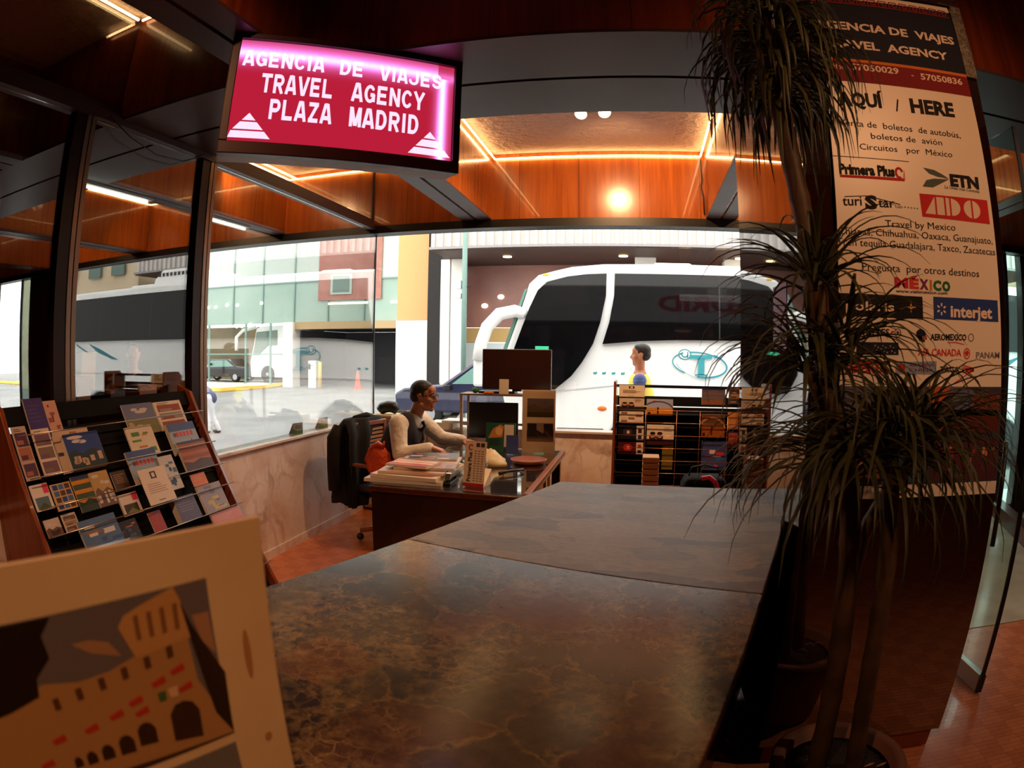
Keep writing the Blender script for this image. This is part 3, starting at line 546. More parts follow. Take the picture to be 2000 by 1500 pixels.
a.ring(1.02, 1.44, 0.47, 0.20, 0.02, TEAL, 0.9, 4.2, tilt=-0.12); a.ring(1.02, 1.44, 0.47, 0.21, 0.03, (40, 150, 170), -1.6, 1.1, tilt=-0.12); a.ring(1.02, 1.43, 0.44, 0.22, 0.012, (150, 190, 200), 3.6, 5.2, tilt=-0.3)
a.rect(0.84, 1.535, 1.23, 1.60, TEAL).rect(0.99, 1.27, 1.10, 1.54, TEAL).rect(0.94, 1.25, 1.15, 1.28, TEAL)
a.ell(0.76, 1.605, 0.11, 0.09, TEAL, lay=2).ell(0.76, 1.605, 0.092, 0.073, (240, 240, 240), lay=3).ring(0.76, 1.605, 0.05, 0.045, 0.022, TEAL, 2.2, 6, lay=4).rect(0.80, 1.55, 0.82, 1.65, TEAL, 4)
LV = print_mat('livery_paint', 0.3); a.build('logo', bus, LV, dz=0.003, M=FM)
for i, x in enumerate((-0.76, -0.61, -0.45, -0.29)):
    a = Art().rect(x-0.03, 1.24, x+0.02, 1.275, TEAL); a.ell(x+0.02, 1.265, 0.015, 0.02, TEAL, 8); a.build('service_icon', bus, LV, dz=0.003, M=FM)
Art().poly([(8.4, 1.84), (8.3, 1.74), (7.9, 1.6), (7.72, 1.56), (8.0, 1.68)], (70, 140, 150)).build('swoosh', bus, LV, M=FM); a = Art().poly([(7.8, 1.82), (7.4, 1.60), (6.6, 1.37), (6.75, 1.42), (6.5, 1.40), (7.3, 1.68)], (20, 120, 135))
a.build('swoosh', bus, LV, M=FM)
# fascia lettering of our own building, seen mirrored in the coach windows
fs = root('fascia_sign', 'pale fascia board with red capitals mirrored in the coach windows', 'sign', (1.0, 6.0, 2.9))
MB().box(-4, 6, 6.0, 6.09, 2.90, 3.75).build('board', mat('fascia_grey', (170, 168, 170), 0.5), fs)
a = Art(); a.text('MADRID', -3.45, -0.42, 3.18, 0.36, (170, 20, 50), 2); a.build('lettering', fs, print_mat('sign_paint', 0.5), M=frame((0, 6.092, 0), (-1, 0, 0), (0, 0, 1)))
a = Art(); a.text('PLAZA', -6.2+0.2, -4.1, 3.18, 0.36, (170, 20, 50), 2)
a.build('lettering', fs, print_mat('sign_paint', 0.5), M=frame((0, 6.092, 0), (-1, 0, 0), (0, 0, 1)))

# pickup behind the coach, saloon and small coach in the glazed forecourt
def car(name, label, M, L, colr, prof, glass_pts, wheels, width=1.8, r=0.33, extra=None):
    c = root(name, label, 'car', M); p = mat('paint_%s' % name, colr, 0.25, coat=0.8)
    def loc(mb, nm, mm, par=c, **k): return mb.build(nm, mm, par, local=True, **k)
    loc(MB().prism(prof, -width/2, width/2, 'Y'), 'body', p, bevel=0.06)
    for gp in glass_pts: loc(MB().prism(gp, -width/2-0.006, width/2+0.006, 'Y'), 'side_window', mat('car_glass', (120, 160, 150), 0.05, spec=0.8))
    for x in wheels:
        for s in (-1, 1):
            X = Matrix.Translation((x, s*(width/2-0.1), r)) @ Matrix.Rotation(pi/2, 4, 'X'); t = MB().lathe([(r*0.6, -0.1), (r, -0.09), (r, 0.09), (r*0.6, 0.1)], n=22); t.v = [tuple(X @ Vector(q)) for q in t.v]
            w = t.build('wheel', mat('tyre_rubber', (24, 24, 25), 0.8), c, True, local=True); t = MB().lathe([(r*0.58, -0.11), (r*0.58, 0.11)], n=14); t.v = [tuple(X @ Vector(q)) for q in t.v]; t.build('hub', mat('wheel_rim', (176, 178, 180), 0.35, 0.6), w, local=True)
    for s in (-1, 1): loc(MB().box(prof[1][0]-0.02, prof[1][0]+0.06, s*width*0.34-0.14, s*width*0.34+0.14, prof[1][1]-0.12, prof[1][1]+0.02), 'headlight', mat('lamp_clear', (230, 232, 230), 0.1))
    loc(MB().prism([(1.45, 1.0), (1.62, 1.0), (1.62, 1.14), (1.48, 1.14)], -width/2-0.2, -width/2-0.01, 'Y'), 'wing_mirror', BLACK, bevel=0.02)
    loc(MB().box(prof[0][0]-0.04, prof[0][0]+0.05, -width/2+0.08, width/2-0.08, 0.3, 0.5), 'bumper', mat('bumper_grey', (60, 60, 66), 0.5))
    return c
pk = [(0.05, 0.42), (0.03, 0.88), (0.3, 1.03), (1.35, 1.14), (2.2, 1.72), (3.5, 1.74), (3.8, 1.15), (5.4, 1.12), (5.4, 0.42)]
car('pickup_truck', 'dark blue pickup truck half hidden behind the dark screen and coach', (-6.35, 16.2, -0.4), 5.4, (22, 28, 62), pk, [[(1.62, 1.16), (2.25, 1.64), (2.72, 1.66), (2.72, 1.18)], [(2.8, 1.18), (2.8, 1.66), (3.45, 1.66), (3.68, 1.18)]], (0.95, 4.4), 1.85, 0.38)
sl = [(0.0, 0.3), (0.02, 0.7), (0.9, 0.85), (1.5, 1.36), (2.9, 1.38), (3.6, 0.95), (4.3, 0.9), (4.35, 0.3)]
car('saloon_car', 'black saloon car parked in the glazed forecourt beyond the kerb', (-26.9, 31.6, -0.3), 4.3, (26, 28, 32), sl, [[(1.05, 0.88), (1.55, 1.3), (2.85, 1.32), (3.4, 0.95)]], (0.8, 3.5), 1.7, 0.31)
mb = root('coach', 'small white coach seen through the far green glazing', 'bus', (-22, 32, -0.3))
MB().prism([(-22.5, 0), (-22.55, 0.9), (-22.3, 1.9), (-22.1, 2.9), (-21.7, 3.05), (-19.2, 3.1), (-19.1, 0)], 31.2, 33.3, 'Y').build('body', BUSW, mb, bevel=0.08)
MB().prism([(-22.3, 1.3), (-22.05, 2.7), (-20.5, 2.8), (-20.5, 1.9), (-21.2, 1.85), (-21.9, 1.3)], 31.17, 31.199, 'Y').build('side_window', mat('dim_pane2', (110, 130, 120), 0.1), mb)
MB().tube([(-22.0, 31.1, 3.0), (-22.9, 30.9, 2.8), (-23.4, 30.9, 2.4), (-23.4, 30.9, 1.6)], 0.11, 8).build('mirror_arm', BUSW, mb, True); wheel(mb, -21.2, 31.3, 0.2, 0.5, 0.3)
# ---------------------------------------------------------------- counter
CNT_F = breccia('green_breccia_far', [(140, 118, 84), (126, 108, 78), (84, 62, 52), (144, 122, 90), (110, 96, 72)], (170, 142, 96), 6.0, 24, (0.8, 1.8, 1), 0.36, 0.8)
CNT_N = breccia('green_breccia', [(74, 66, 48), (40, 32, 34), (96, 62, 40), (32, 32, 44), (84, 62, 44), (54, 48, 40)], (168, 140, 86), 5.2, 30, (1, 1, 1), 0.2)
def cl(y): return -0.353+(y-2.854)*0.341
def cr(y): return 0.732+(y-2.793)*0.297
ct = root('service_counter', 'long service counter with a green brown veined stone top', 'counter', (0, 1.3, 0))
A0, B0 = (cl(1.807), 1.807), (cr(1.503), 1.503); g = 0.0015
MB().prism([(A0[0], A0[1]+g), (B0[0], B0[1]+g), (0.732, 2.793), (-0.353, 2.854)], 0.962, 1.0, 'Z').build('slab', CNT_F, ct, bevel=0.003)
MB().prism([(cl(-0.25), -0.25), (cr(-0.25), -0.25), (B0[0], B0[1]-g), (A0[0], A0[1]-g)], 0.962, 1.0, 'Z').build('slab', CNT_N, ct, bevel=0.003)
MB().prism([(cl(-0.2)+0.06, -0.2), (cr(-0.2)-0.10, -0.2), (0.732-0.12, 2.73), (-0.353+0.07, 2.78)], 0.08, 0.961, 'Z').build('body', DARKW, ct)
MB().prism([(cl(-0.15)+0.12, -0.15), (cr(-0.15)-0.16, -0.15), (0.732-0.18, 2.68), (-0.353+0.13, 2.72)], 0.0, 0.079, 'Z').build('plinth', BLACK, ct)
MB().prism([(cr(-0.2)-0.095, -0.2), (cr(-0.2)-0.02, -0.2), (0.732-0.02, 2.75), (0.732-0.10, 2.75)], 0.90, 0.961, 'Z').build('edge_rail', mat('rail_wood', (64, 30, 20), 0.35), ct)

# ---------------------------------------------------------------- backlit sign
SW, SH, SDP = 1.007, 0.535, 0.14
SM = frame((-1.504, 1.78, 2.345), (0.762, 0.659, 0), (0, 0, 1))
sg = root('lightbox_sign', 'backlit magenta and red travel agency sign hanging under the beam', 'sign', SM)
MAR = mat('sign_maroon', (44, 9, 13), 0.35); SGREY = mat('sign_grey', (150, 140, 142), 0.4)
m = MB().box(0, SW, 0, 0.052, -0.05, 0.0).box(0, SW, SH-0.028, SH, -0.05, 0.0).box(0, 0.035, 0.052, SH-0.028, -0.05, 0).box(SW-0.032, SW, 0.052, SH-0.028, -0.05, 0)
m.build('frame', MAR, sg, local=True, bevel=0.004)
MB().box(0.004, SW-0.004, 0.003, SH-0.004, -SDP, -0.051).build('case', SGREY, sg, local=True, bevel=0.004)
for x in (0.2, 0.8): MB().box(x-0.012, x+0.012, SH-0.004, SH+0.012, -0.09, -0.06).build('hanger', BLACK, sg, local=True)
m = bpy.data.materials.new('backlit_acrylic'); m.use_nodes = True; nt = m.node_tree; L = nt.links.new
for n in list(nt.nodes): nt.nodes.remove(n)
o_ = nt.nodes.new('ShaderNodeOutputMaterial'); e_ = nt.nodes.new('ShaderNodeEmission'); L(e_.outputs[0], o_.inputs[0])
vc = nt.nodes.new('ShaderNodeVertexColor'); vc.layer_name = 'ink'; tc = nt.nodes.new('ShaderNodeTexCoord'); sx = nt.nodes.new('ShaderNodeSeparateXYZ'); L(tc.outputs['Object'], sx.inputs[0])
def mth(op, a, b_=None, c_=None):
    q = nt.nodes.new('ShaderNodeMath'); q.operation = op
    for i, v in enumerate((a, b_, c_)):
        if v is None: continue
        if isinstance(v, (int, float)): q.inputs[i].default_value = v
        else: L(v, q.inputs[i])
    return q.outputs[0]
def painted_glow(sock, pos, w):   # no tube is built: its glow is painted into the face emission
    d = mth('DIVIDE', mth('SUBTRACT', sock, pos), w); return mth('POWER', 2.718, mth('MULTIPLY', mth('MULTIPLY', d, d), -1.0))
top = mth('MULTIPLY', mth('ADD', mth('MULTIPLY', painted_glow(sx.outputs[1], 0.448, 0.018), 2.2), mth('MULTIPLY', painted_glow(sx.outputs[1], 0.452, 0.045), 0.75)), mth('MULTIPLY_ADD', mth('LESS_THAN', sx.outputs[0], 0.90), 0.8, 0.2))
side = mth('MULTIPLY', mth('ADD', mth('MULTIPLY', painted_glow(sx.outputs[0], 0.925, 0.014), 3.0), mth('MULTIPLY', painted_glow(sx.outputs[0], 0.925, 0.030), 0.6)), mth('LESS_THAN', sx.outputs[1], 0.44))
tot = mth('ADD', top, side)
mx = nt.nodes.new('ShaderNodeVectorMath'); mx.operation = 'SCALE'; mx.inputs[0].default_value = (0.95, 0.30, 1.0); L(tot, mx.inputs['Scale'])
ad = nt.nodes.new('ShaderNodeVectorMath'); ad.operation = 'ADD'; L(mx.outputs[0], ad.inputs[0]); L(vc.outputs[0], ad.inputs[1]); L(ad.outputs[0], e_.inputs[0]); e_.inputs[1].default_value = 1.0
fx = lambda a_: 0.035+a_*(SW-0.067); fy = lambda b_: 0.052+b_*(SH-0.08)
a = Art(); WH = (255, 232, 255)
a.rect(fx(0), fy(0), fx(1), fy(1), (186, 30, 56), 0)
for t, x0, x1, y, h in (('AGENCIA', 0.02, 0.385, 0.735, 0.155), ('DE', 0.455, 0.565, 0.735, 0.155), ('VIAJES', 0.64, 0.94, 0.735, 0.155), ('TRAVEL', 0.115, 0.435, 0.48, 0.19), ('AGENCY', 0.52, 0.86, 0.48, 0.19), ('PLAZA', 0.165, 0.44, 0.228, 0.195), ('MADRID', 0.52, 0.84, 0.228, 0.195)):
    a.heavy(t, fx(x0), fx(x1), fy(y), h*(SH-0.08), WH)
for c0, w in ((0.083, 0.10), (0.895, 0.10)):
    def tr(b0, b1): 
        q = lambda b_: w*(0.275-b_)/0.235
        a.poly([(fx(max(0, c0-q(b0))), fy(b0)), (fx(min(1, c0+q(b0))), fy(b0)), (fx(c0+q(b1)), fy(b1)), (fx(c0-q(b1)), fy(b1))], WH, 3)
    tr(0.04, 0.105); tr(0.12, 0.19); tr(0.205, 0.274)
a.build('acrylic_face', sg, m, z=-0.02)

# ---------------------------------------------------------------- picture boards
ACR = glass('acrylic', (0.97, 0.95, 0.92), 0.035)
CREAM = (236, 216, 186)
PM = frame((-0.4288, 0.0318, 1.001), (0.347, 0.938, 0), (0, 0, 1))
pb = root('picture_board', 'large cream board with a photo of an arcaded building standing on the near counter', 'display board', PM)
MB().box(0, 0.40, 0.004, 0.466, -0.006, 0).build('board', mat('cream_card', CREAM, 0.5, vary=(9, (228, 206, 178))), pb, local=True)
MB().box(-0.002, 0.402, 0.0, 0.47, 0.0035, 0.0055).build('acrylic_sleeve', ACR, pb, local=True)
MB().box(-0.002, 0.402, 0.0, 0.003, -0.09, 0.0034).build('foot', ACR, pb, local=True)
a = Art(); Lv = 0.232
def ph(x, y):
    tp = 785-(340/1190)*x; h = 1000-80*x/1190; return (0.342-(1.0-x/(1190+75*(y-445)/920))*Lv, 0.281+0.146*(1-(y-tp)/h))
def pp(pts, c, lay): a.poly([ph(*p) for p in pts], c, lay)
a.rect(0.055, 0.281, 0.342, 0.427, (112, 108, 124), 0)
pp([(560, 790), (640, 765), (720, 775), (770, 850), (640, 835)], (176, 140, 116), 1); pp([(1110, 640), (1190, 620), (1215, 850), (1150, 780)], (180, 140, 120), 1)
a.poly([(0.055, 0.281), (0.055, 0.32)]+[ph(*p) for p in [(0, 1400), (130, 1210), (250, 1100), (400, 1000), (560, 985), (700, 930), (830, 850), (1080, 740), (1110, 1000), (1160, 1100)]]+[(0.342, 0.30), (0.342, 0.281)], (186, 146, 104), 2)
pp([(770, 700), (800, 640), (870, 590), (1030, 490), (1060, 560), (1105, 750), (830, 860)], (204, 160, 112), 3)
for x in (840, 900, 960, 1020): pp([(x, 640-(x-840)*0.35), (x+22, 632-(x-840)*0.35), (x+28, 760-(x-840)*0.3), (x+6, 768-(x-840)*0.3)], (140, 100, 70), 4)
pp([(1055, 560), (1105, 690), (1250, 960), (1262, 1330), (1180, 1200), (1120, 880)], (44, 34, 28), 4)
for i in range(6): pp([(420+i*110, 1080-i*55), (450+i*110, 1066-i*55), (455+i*110, 1130-i*55), (425+i*110, 1145-i*55)], (96, 66, 50), 4)
for x, y, w, h in ((1020, 1240, 150, 240), (815, 1305, 92, 140), (705, 1365, 78, 120), (606, 1405, 62, 96), (524, 1435, 52, 84), (455, 1460, 42, 70)):
    pp([(x-w/2, y+h/2), (x-w/2, y-h*0.2), (x-w*0.3, y-h*0.44), (x, y-h/2-8), (x+w*0.3, y-h*0.5), (x+w/2, y-h*0.28), (x+w/2, y+h/2-20)], (60, 42, 32), 4)
for x, y in ((915, 985), (1012, 918), (1040, 1022), (792, 1090), (690, 1165), (812, 1152), (400, 1300), (560, 1240), (310, 1450)): pp([(x-38, y+18), (x+30, y-28), (x+36, y+12), (x-26, y+42)], (196, 62, 48), 5)
pp([(950, 1040), (1000, 1020), (1000, 1080), (960, 1090)], (226, 196, 170), 5); pp([(900, 1060), (940, 1045), (940, 1100), (905, 1110)], (70, 110, 70), 5)
a.poly([(0.055, 0.281), (0.055, 0.288), ph(700, 1500), ph(1264, 1330), (0.342, 0.281)], (70, 52, 42), 5)
a.poly([(0.055, 0.427)]+[ph(*p) for p in [(490, 646), (440, 740), (455, 850), (380, 960), (370, 1060), (230, 1150), (130, 1200), (60, 1330), (0, 1390)]]+[(0.055, 0.335)], (38, 28, 20), 6)
a.rect(0.055, 0.145, 0.342, 0.270, (120, 120, 132), 0); a.rect(0.055, 0.145, 0.342, 0.19, (110, 90, 70), 1); a.poly([(0.055, 0.19), (0.14, 0.23), (0.22, 0.19), (0.342, 0.22), (0.342, 0.18), (0.055, 0.18)], (84, 86, 70), 2); a.rect(0.055, 0.03, 0.342, 0.133, (96, 104, 96), 0); a.rect(0.055, 0.03, 0.342, 0.08, (140, 110, 80), 1)
a.ell(0.372, 0.35, 0.0035, 0.024, (190, 140, 104), lay=1); a.ell(0.378, 0.26, 0.004, 0.005, (190, 140, 104), lay=1)
a.build('photo_print', pb, z=0.0006)

# ---------------------------------------------------------------- brochures
PAPER = mat('page_edges', (232, 222, 208), 0.6)
def cover(style, w, h, c):
    a = Art(); r = random.Random(sum(map(ord, style))*131+round(w*1000)*17+round(h*1000)*7+c[0][0])
    def bars(x0, x1, y, n, col, dy=0.008):
        for i in range(n): a.rect(x0, y-i*dy, x0+(x1-x0)*r.uniform(0.6, 1), y-i*dy+0.0028, col, 2)
    a.rect(0, 0, w, h, c[0], 0)
    if style == 'land':      # sky, ridge, foreground
        a.poly([(0, 0), (w, 0), (w, h*0.40), (w*0.7, h*0.52), (w*0.4, h*0.42), (w*0.2, h*0.55), (0, h*0.45)], c[1], 1)
        for i in range(3): a.ell(w*r.uniform(.2, .8), h*r.uniform(.65, .9), w*r.uniform(.1, .25), h*.05, (214, 206, 206), 12, 1)
        for i in range(7): x = w*r.uniform(.02, .85); a.rect(x, h*r.uniform(.05, .2), x+w*.12, h*r.uniform(.25, .42), c[2], 2)
    elif style == 'photos':  # white card with stacked pictures
        for i, k in enumerate((0.06, 0.36, 0.64)):
            a.rect(w*.08, h*k, w*.92, h*(k+.24), c[1+i % (len(c)-1)], 1); a.rect(w*.15, h*k+h*.02, w*.6, h*(k+.10), c[1+(i+1) % (len(c)-1)], 2)
        bars(w*.12, w*.7, h*.94, 2, (90, 80, 90))
    elif style == 'tiles':
        for i in range(3):
            for j in range(4): a.rect(w*(.08+i*.3), h*(.06+j*.235), w*(.33+i*.3), h*(.25+j*.235), c[1+(i*2+j) % (len(c)-1)], 1)
    elif style == 'card':    # plain card, little dark emblem, text lines
        a.rect(w*.38, h*.70, w*.60, h*.90, c[1], 1); a.rect(w*.44, h*.74, w*.54, h*.86, c[0], 2); bars(w*.15, w*.85, h*.55, 5, (170, 120, 100), h*.06); a.rect(w*.36, h*.08, w*.6, h*.10, c[1], 1)
    elif style == 'corner':  # pale leaflet, pink flag in the corner, dark picture
        a.rect(w*.68, h*.62, w*.98, h*.98, (226, 60, 110), 1); a.rect(w*.1, h*.05, w*.85, h*.5, c[1], 1); a.poly([(w*.1, h*.05), (w*.5, h*.3), (w*.85, h*.05)], c[2], 2)
    elif style == 'guide':   # blue guide with red lettering bar and a spire
        a.rect(0, h*.74, w, h, c[1], 1)
        for i in range(5): a.rect(w*(.22+i*.13), h*.55, w*(.31+i*.13), h*.70, (206, 44, 60), 1)
        a.ell(w*.17, h*.62, w*.06, h*.07, (120, 60, 60), 10, 1); a.poly([(w*.68, h*.05), (w*.74, h*.05), (w*.725, h*.42), (w*.70, h*.42)], (40, 40, 60), 1); a.poly([(0, 0), (w, 0), (w, h*.1), (0, h*.18)], c[2], 1)
    elif style == 'person':
        a.rect(0, h*.0, w, h*.28, c[1], 1)
        for x in (0.22, 0.48): a.ell(w*x, h*.36, w*.13, h*.2, (60, 40, 36), 12, 1); a.ell(w*x, h*.48, w*.10, h*.14, (206, 150, 120), 14, 2); a.ell(w*x, h*.57, w*.10, h*.08, (40, 26, 22), 12, 3)
        bars(w*.62, w*.95, h*.85, 3, c[2], h*.08)
    elif style == 'roundel':
        a.rect(w*.72, 0, w, h, (226, 214, 200), 1); a.ell(w*.38, h*.55, w*.18, h*.3, c[1], 18, 1); a.ell(w*.40, h*.55, w*.06, h*.12, (236, 200, 180), 12, 2); a.rect(w*.78, h*.1, w*.92, h*.34, c[2], 2); a.rect(w*.78, h*.5, w*.92, h*.8, c[1], 2)
    elif style == 'arch':
        a.poly([(0, 0), (w, 0), (w, h*.45), (0, h*.45)], c[1], 1); a.ring(w*.45, h*.35, w*.55, h*.5, h*.08, c[2], 0.1, 2.6, lay=2); a.rect(w*.4, h*.1, w*.46, h*.5, (60, 30, 20), 3); a.rect(w*.05, h*.05, w*.15, h*.2, (60, 30, 20), 3); a.ell(w*.3, h*.85, w*.07, h*.06, (200, 60, 40), 10, 2)
    elif style == 'blocks':
        for i in range(9): x = w*r.uniform(0, .75); y = h*r.uniform(0, .85); a.rect(x, y, x+w*r.uniform(.12, .35), y+h*r.uniform(.04, .16), c[1+i % (len(c)-1)], 1+i*.2)
    elif style == 'sunset':
        for i in range(5): a.rect(0, h*(.25+i*.13), w, h*(.36+i*.13), c[1+i % 2], 1)
        a.poly([(0, 0), (w, 0), (w, h*.28), (w*.6, h*.34), (w*.3, h*.24), (0, h*.32)], c[3], 2); a.rect(0, h*.92, w, h, (40, 50, 110), 2)
    else: bars(w*.12, w*.85, h*.8, 5, c[-1], h*.1)
    return a
def brochure(M, w, h, t, style, c, label, group, kind='brochure'):
    """origin = lower left corner of the front cover"""
    o = MB().box(0, w, 0, h, -t, 0).build(kind, PAPER); tag(o, label, 'brochure', group); o.matrix_world = M; XF[o.name] = M.inverted()
    cover(style, w, h, c).build('cover', o, z=0.0005); return o

# rack by the left glass wall
RW = wood('rack_wood', (150, 74, 34), (108, 48, 20), 'Z', 9, 0.25, 0.4)
rk = root('brochure_rack', 'sloping wooden brochure rack below the left glass wall', 'rack', (-2.2, 2.18, 0))
for y0, y1 in ((1.462, 1.49), (2.87, 2.898)): MB().prism([(-2.655, 1.40), (-2.55, 1.36), (-1.88, 0.10), (-1.88, 0.0), (-2.655, 0.0)], y0, y1, 'Y').build('side_panel', RW, rk, bevel=0.004)
nx, nz, c_ = 0.8836, 0.4683, 1/1.1317
def slope(s, n, y): return (-2.55+0.53*c_*s+nx*n, y, 1.36-c_*s+nz*n)
def slab(s0, s1, n0, n1, y0, y1):
    m = MB(); v = [slope(s, n, y) for n in (n0, n1) for y in (y0, y1) for s in (s0, s1)]
    return m.add(v, [(0, 2, 3, 1), (4, 5, 7, 6), (0, 1, 5, 4), (2, 6, 7, 3), (0, 4, 6, 2), (1, 3, 7, 5)])
RBLK = mat('rack_black', (10, 8, 8), 0.75, spec=0.2)
slab(0.10, 1.30, -0.06, -0.045, 1.49, 2.87).build('back_panel', RBLK, rk); slab(-0.02, 0.07, -0.045, -0.03, 1.49, 2.87).build('top_rail', RBLK, rk)
for k, s in enumerate((0.155, 0.222, 0.350, 0.488, 0.612, 0.738, 0.864, 0.99, 1.11)):
    slab(s-0.005, s+0.004, -0.0445, -0.032, 1.49, 2.87).build('shelf', RBLK, rk)
    if k != 1: MB().cyl(slope(s-0.005, 0.050, 1.491), slope(s-0.005, 0.050, 2.869), 0.0032, n=6).build('retaining_rod', mat('rod_chrome', (190, 180, 170), 0.25, 0.8), rk, True)
G1 = 'brochures in the sloping rack by the left glass wall'
V1 = Vector((-0.4683, 0, 0.8836))
R1 = [  # y0, y1, s_top, s_bottom, offset, thickness, style, colours, label
 (1.625, 1.745, -0.045, 0.150, -.012, .010, 'plain', [(72, 62, 124), (110, 96, 150)], 'tall purple folder at the top left of the sloping rack'),
 (1.750, 1.835, -0.03, 0.150, -.022, .006, 'blocks', [(206, 160, 140), (150, 90, 110), (120, 60, 60)], 'pinkish leaflet beside the tall purple folder on the sloping rack'),
 (2.279, 2.525, 0.035, 0.215, -.016, .008, 'land', [(104, 116, 160), (120, 120, 70), (196, 176, 150)], 'cloudy landscape brochure in the top row of the sloping rack'),
 (2.535, 2.770, 0.040, 0.215, -.016, .010, 'photos', [(226, 216, 204), (150, 60, 50), (150, 140, 130)], 'white brochure with a red gate picture, top right of the sloping rack'),
 (1.505, 1.590, 0.085, 0.340, -.006, .006, 'photos', [(190, 170, 160), (90, 60, 90), (170, 110, 90)], 'narrow leaflet with small pictures at the left edge of the sloping rack'),
 (1.610, 1.721, 0.112, 0.340, .004, .006, 'photos', [(220, 206, 192), (120, 90, 110), (130, 110, 100)], 'tall white leaflet of three pictures left of the blue book'),
 (1.745, 1.985, 0.126, 0.340, -.016, .010, 'blocks', [(204, 180, 160), (160, 110, 70), (60, 60, 100)], 'loose papers leaning behind the big blue book'),
 (1.785, 2.022, 0.160, 0.342, .012, .024, 'land', [(38, 72, 150), (30, 60, 70), (200, 170, 150)], 'big blue travel book in the middle left of the sloping rack'),
 (2.229, 2.436, 0.168, 0.340, .000, .010, 'blocks', [(226, 214, 196), (70, 130, 44), (80, 140, 50), (200, 120, 40)], 'white brochure with a green title in the sloping rack'),
 (2.540, 2.775, 0.190, 0.373, .016, .026, 'guide', [(150, 176, 206), (50, 90, 160), (190, 180, 170)], 'stack of blue guides with red lettering, right of the green titled brochure'),
 (2.155, 2.380, 0.300, 0.480, .014, .010, 'guide', [(150, 176, 206), (50, 90, 160), (190, 180, 170)], 'blue guide with red lettering behind the tall white card'),
 (2.545, 2.790, 0.308, 0.480, .036, .016, 'sunset', [(150, 80, 40), (176, 90, 44), (140, 60, 34), (60, 24, 18)], 'brown sunset brochure at the right of the sloping rack'),
 (1.498, 1.605, 0.360, 0.482, .002, .005, 'corner', [(228, 220, 214), (90, 120, 140), (70, 90, 60)], 'pale leaflet with a pink corner at the left edge of the sloping rack'),
 (1.612, 1.735, 0.378, 0.505, .010, .005, 'tiles', [(206, 172, 120), (40, 70, 150), (90, 60, 40), (70, 110, 160)], 'tan leaflet with blue squares in the sloping rack'),
 (1.740, 1.855, 0.366, 0.540, .018, .005, 'sunset', [(60, 80, 60), (214, 140, 40), (60, 90, 60), (40, 70, 60)], 'orange and green leaflet in the middle row of the sloping rack'),
 (1.860, 1.980, 0.366, 0.540, .024, .010, 'land', [(196, 160, 100), (110, 90, 90), (226, 216, 214)], 'leaflet with a snowy mountain next to the orange and green one'),
 (2.029, 2.132, 0.376, 0.480, -.014, .005, 'plain', [(70, 46, 38), (170, 130, 90)], 'small dark brown booklet above the lower pink cornered leaflet'),
 (2.149, 2.352, 0.416, 0.606, .060, .003, 'card', [(236, 222, 208), (40, 44, 70)], 'tall white card with a small dark emblem hung over the rack rods'),
 (2.360, 2.474, 0.362, 0.555, .030, .008, 'blocks', [(206, 206, 210), (30, 60, 110), (70, 120, 160)], 'white and blue leaflet right of the tall white card'),
 (2.563, 2.690, 0.496, 0.570, .020, .004, 'plain', [(214, 110, 50), (230, 150, 90)], 'small orange leaflet in the lower right of the sloping rack'),
 (1.500, 1.592, 0.522, 0.606, .014, .005, 'land', [(206, 190, 180), (110, 80, 70), (60, 50, 50)], 'pale leaflet with a dark picture at the lower left rack edge'),
 (1.605, 1.692, 0.520, 0.606, .020, .005, 'photos', [(206, 190, 180), (110, 80, 70), (160, 130, 110)], 'second pale leaflet at the lower left of the sloping rack'),
 (2.000, 2.130, 0.500, 0.610, .010, .012, 'corner', [(232, 222, 214), (50, 40, 36), (120, 130, 60)], 'white leaflet with a pink corner and dark picture, lower middle of the rack'),
 (2.346, 2.515, 0.594, 0.732, .030, .040, 'plain', [(84, 80, 122), (150, 140, 170)], 'thick stack of lilac booklets at the lower right of the rack'),
 (2.555, 2.765, 0.572, 0.732, .036, .014, 'blocks', [(150, 142, 160), (196, 176, 90), (120, 110, 130)], 'grey magazine with a yellow panel at the lower right of the rack'),
 (1.670, 1.912, 0.572, 0.732, .034, .012, 'blocks', [(84, 120, 170), (220, 220, 224), (150, 110, 70), (60, 90, 150)], 'blue magazine with white discs at the bottom of the visible rack'),
 (1.920, 2.056, 0.622, 0.732, .006, .008, 'blocks', [(24, 22, 26), (210, 110, 40), (60, 70, 110)], 'black leaflet with orange figures beside the blue magazine'),
 (2.150, 2.245, 0.622, 0.732, .006, .006, 'plain', [(170, 50, 36), (190, 80, 60)], 'red card below the tall white card in the sloping rack'),
 (2.573, 2.835, 0.738, 0.858, .034, .012, 'plain', [(210, 130, 130), (230, 170, 170)], 'pink booklet in the lowest visible row of the rack'),
]
for y0, y1, s0, s1, off, t, st, c, lab in R1:
    M = frame(slope(s1-0.004, off, y0), (0, 1, 0), V1)
    brochure(M, y1-y0, s1-s0-0.004, t, st, c, lab, G1)

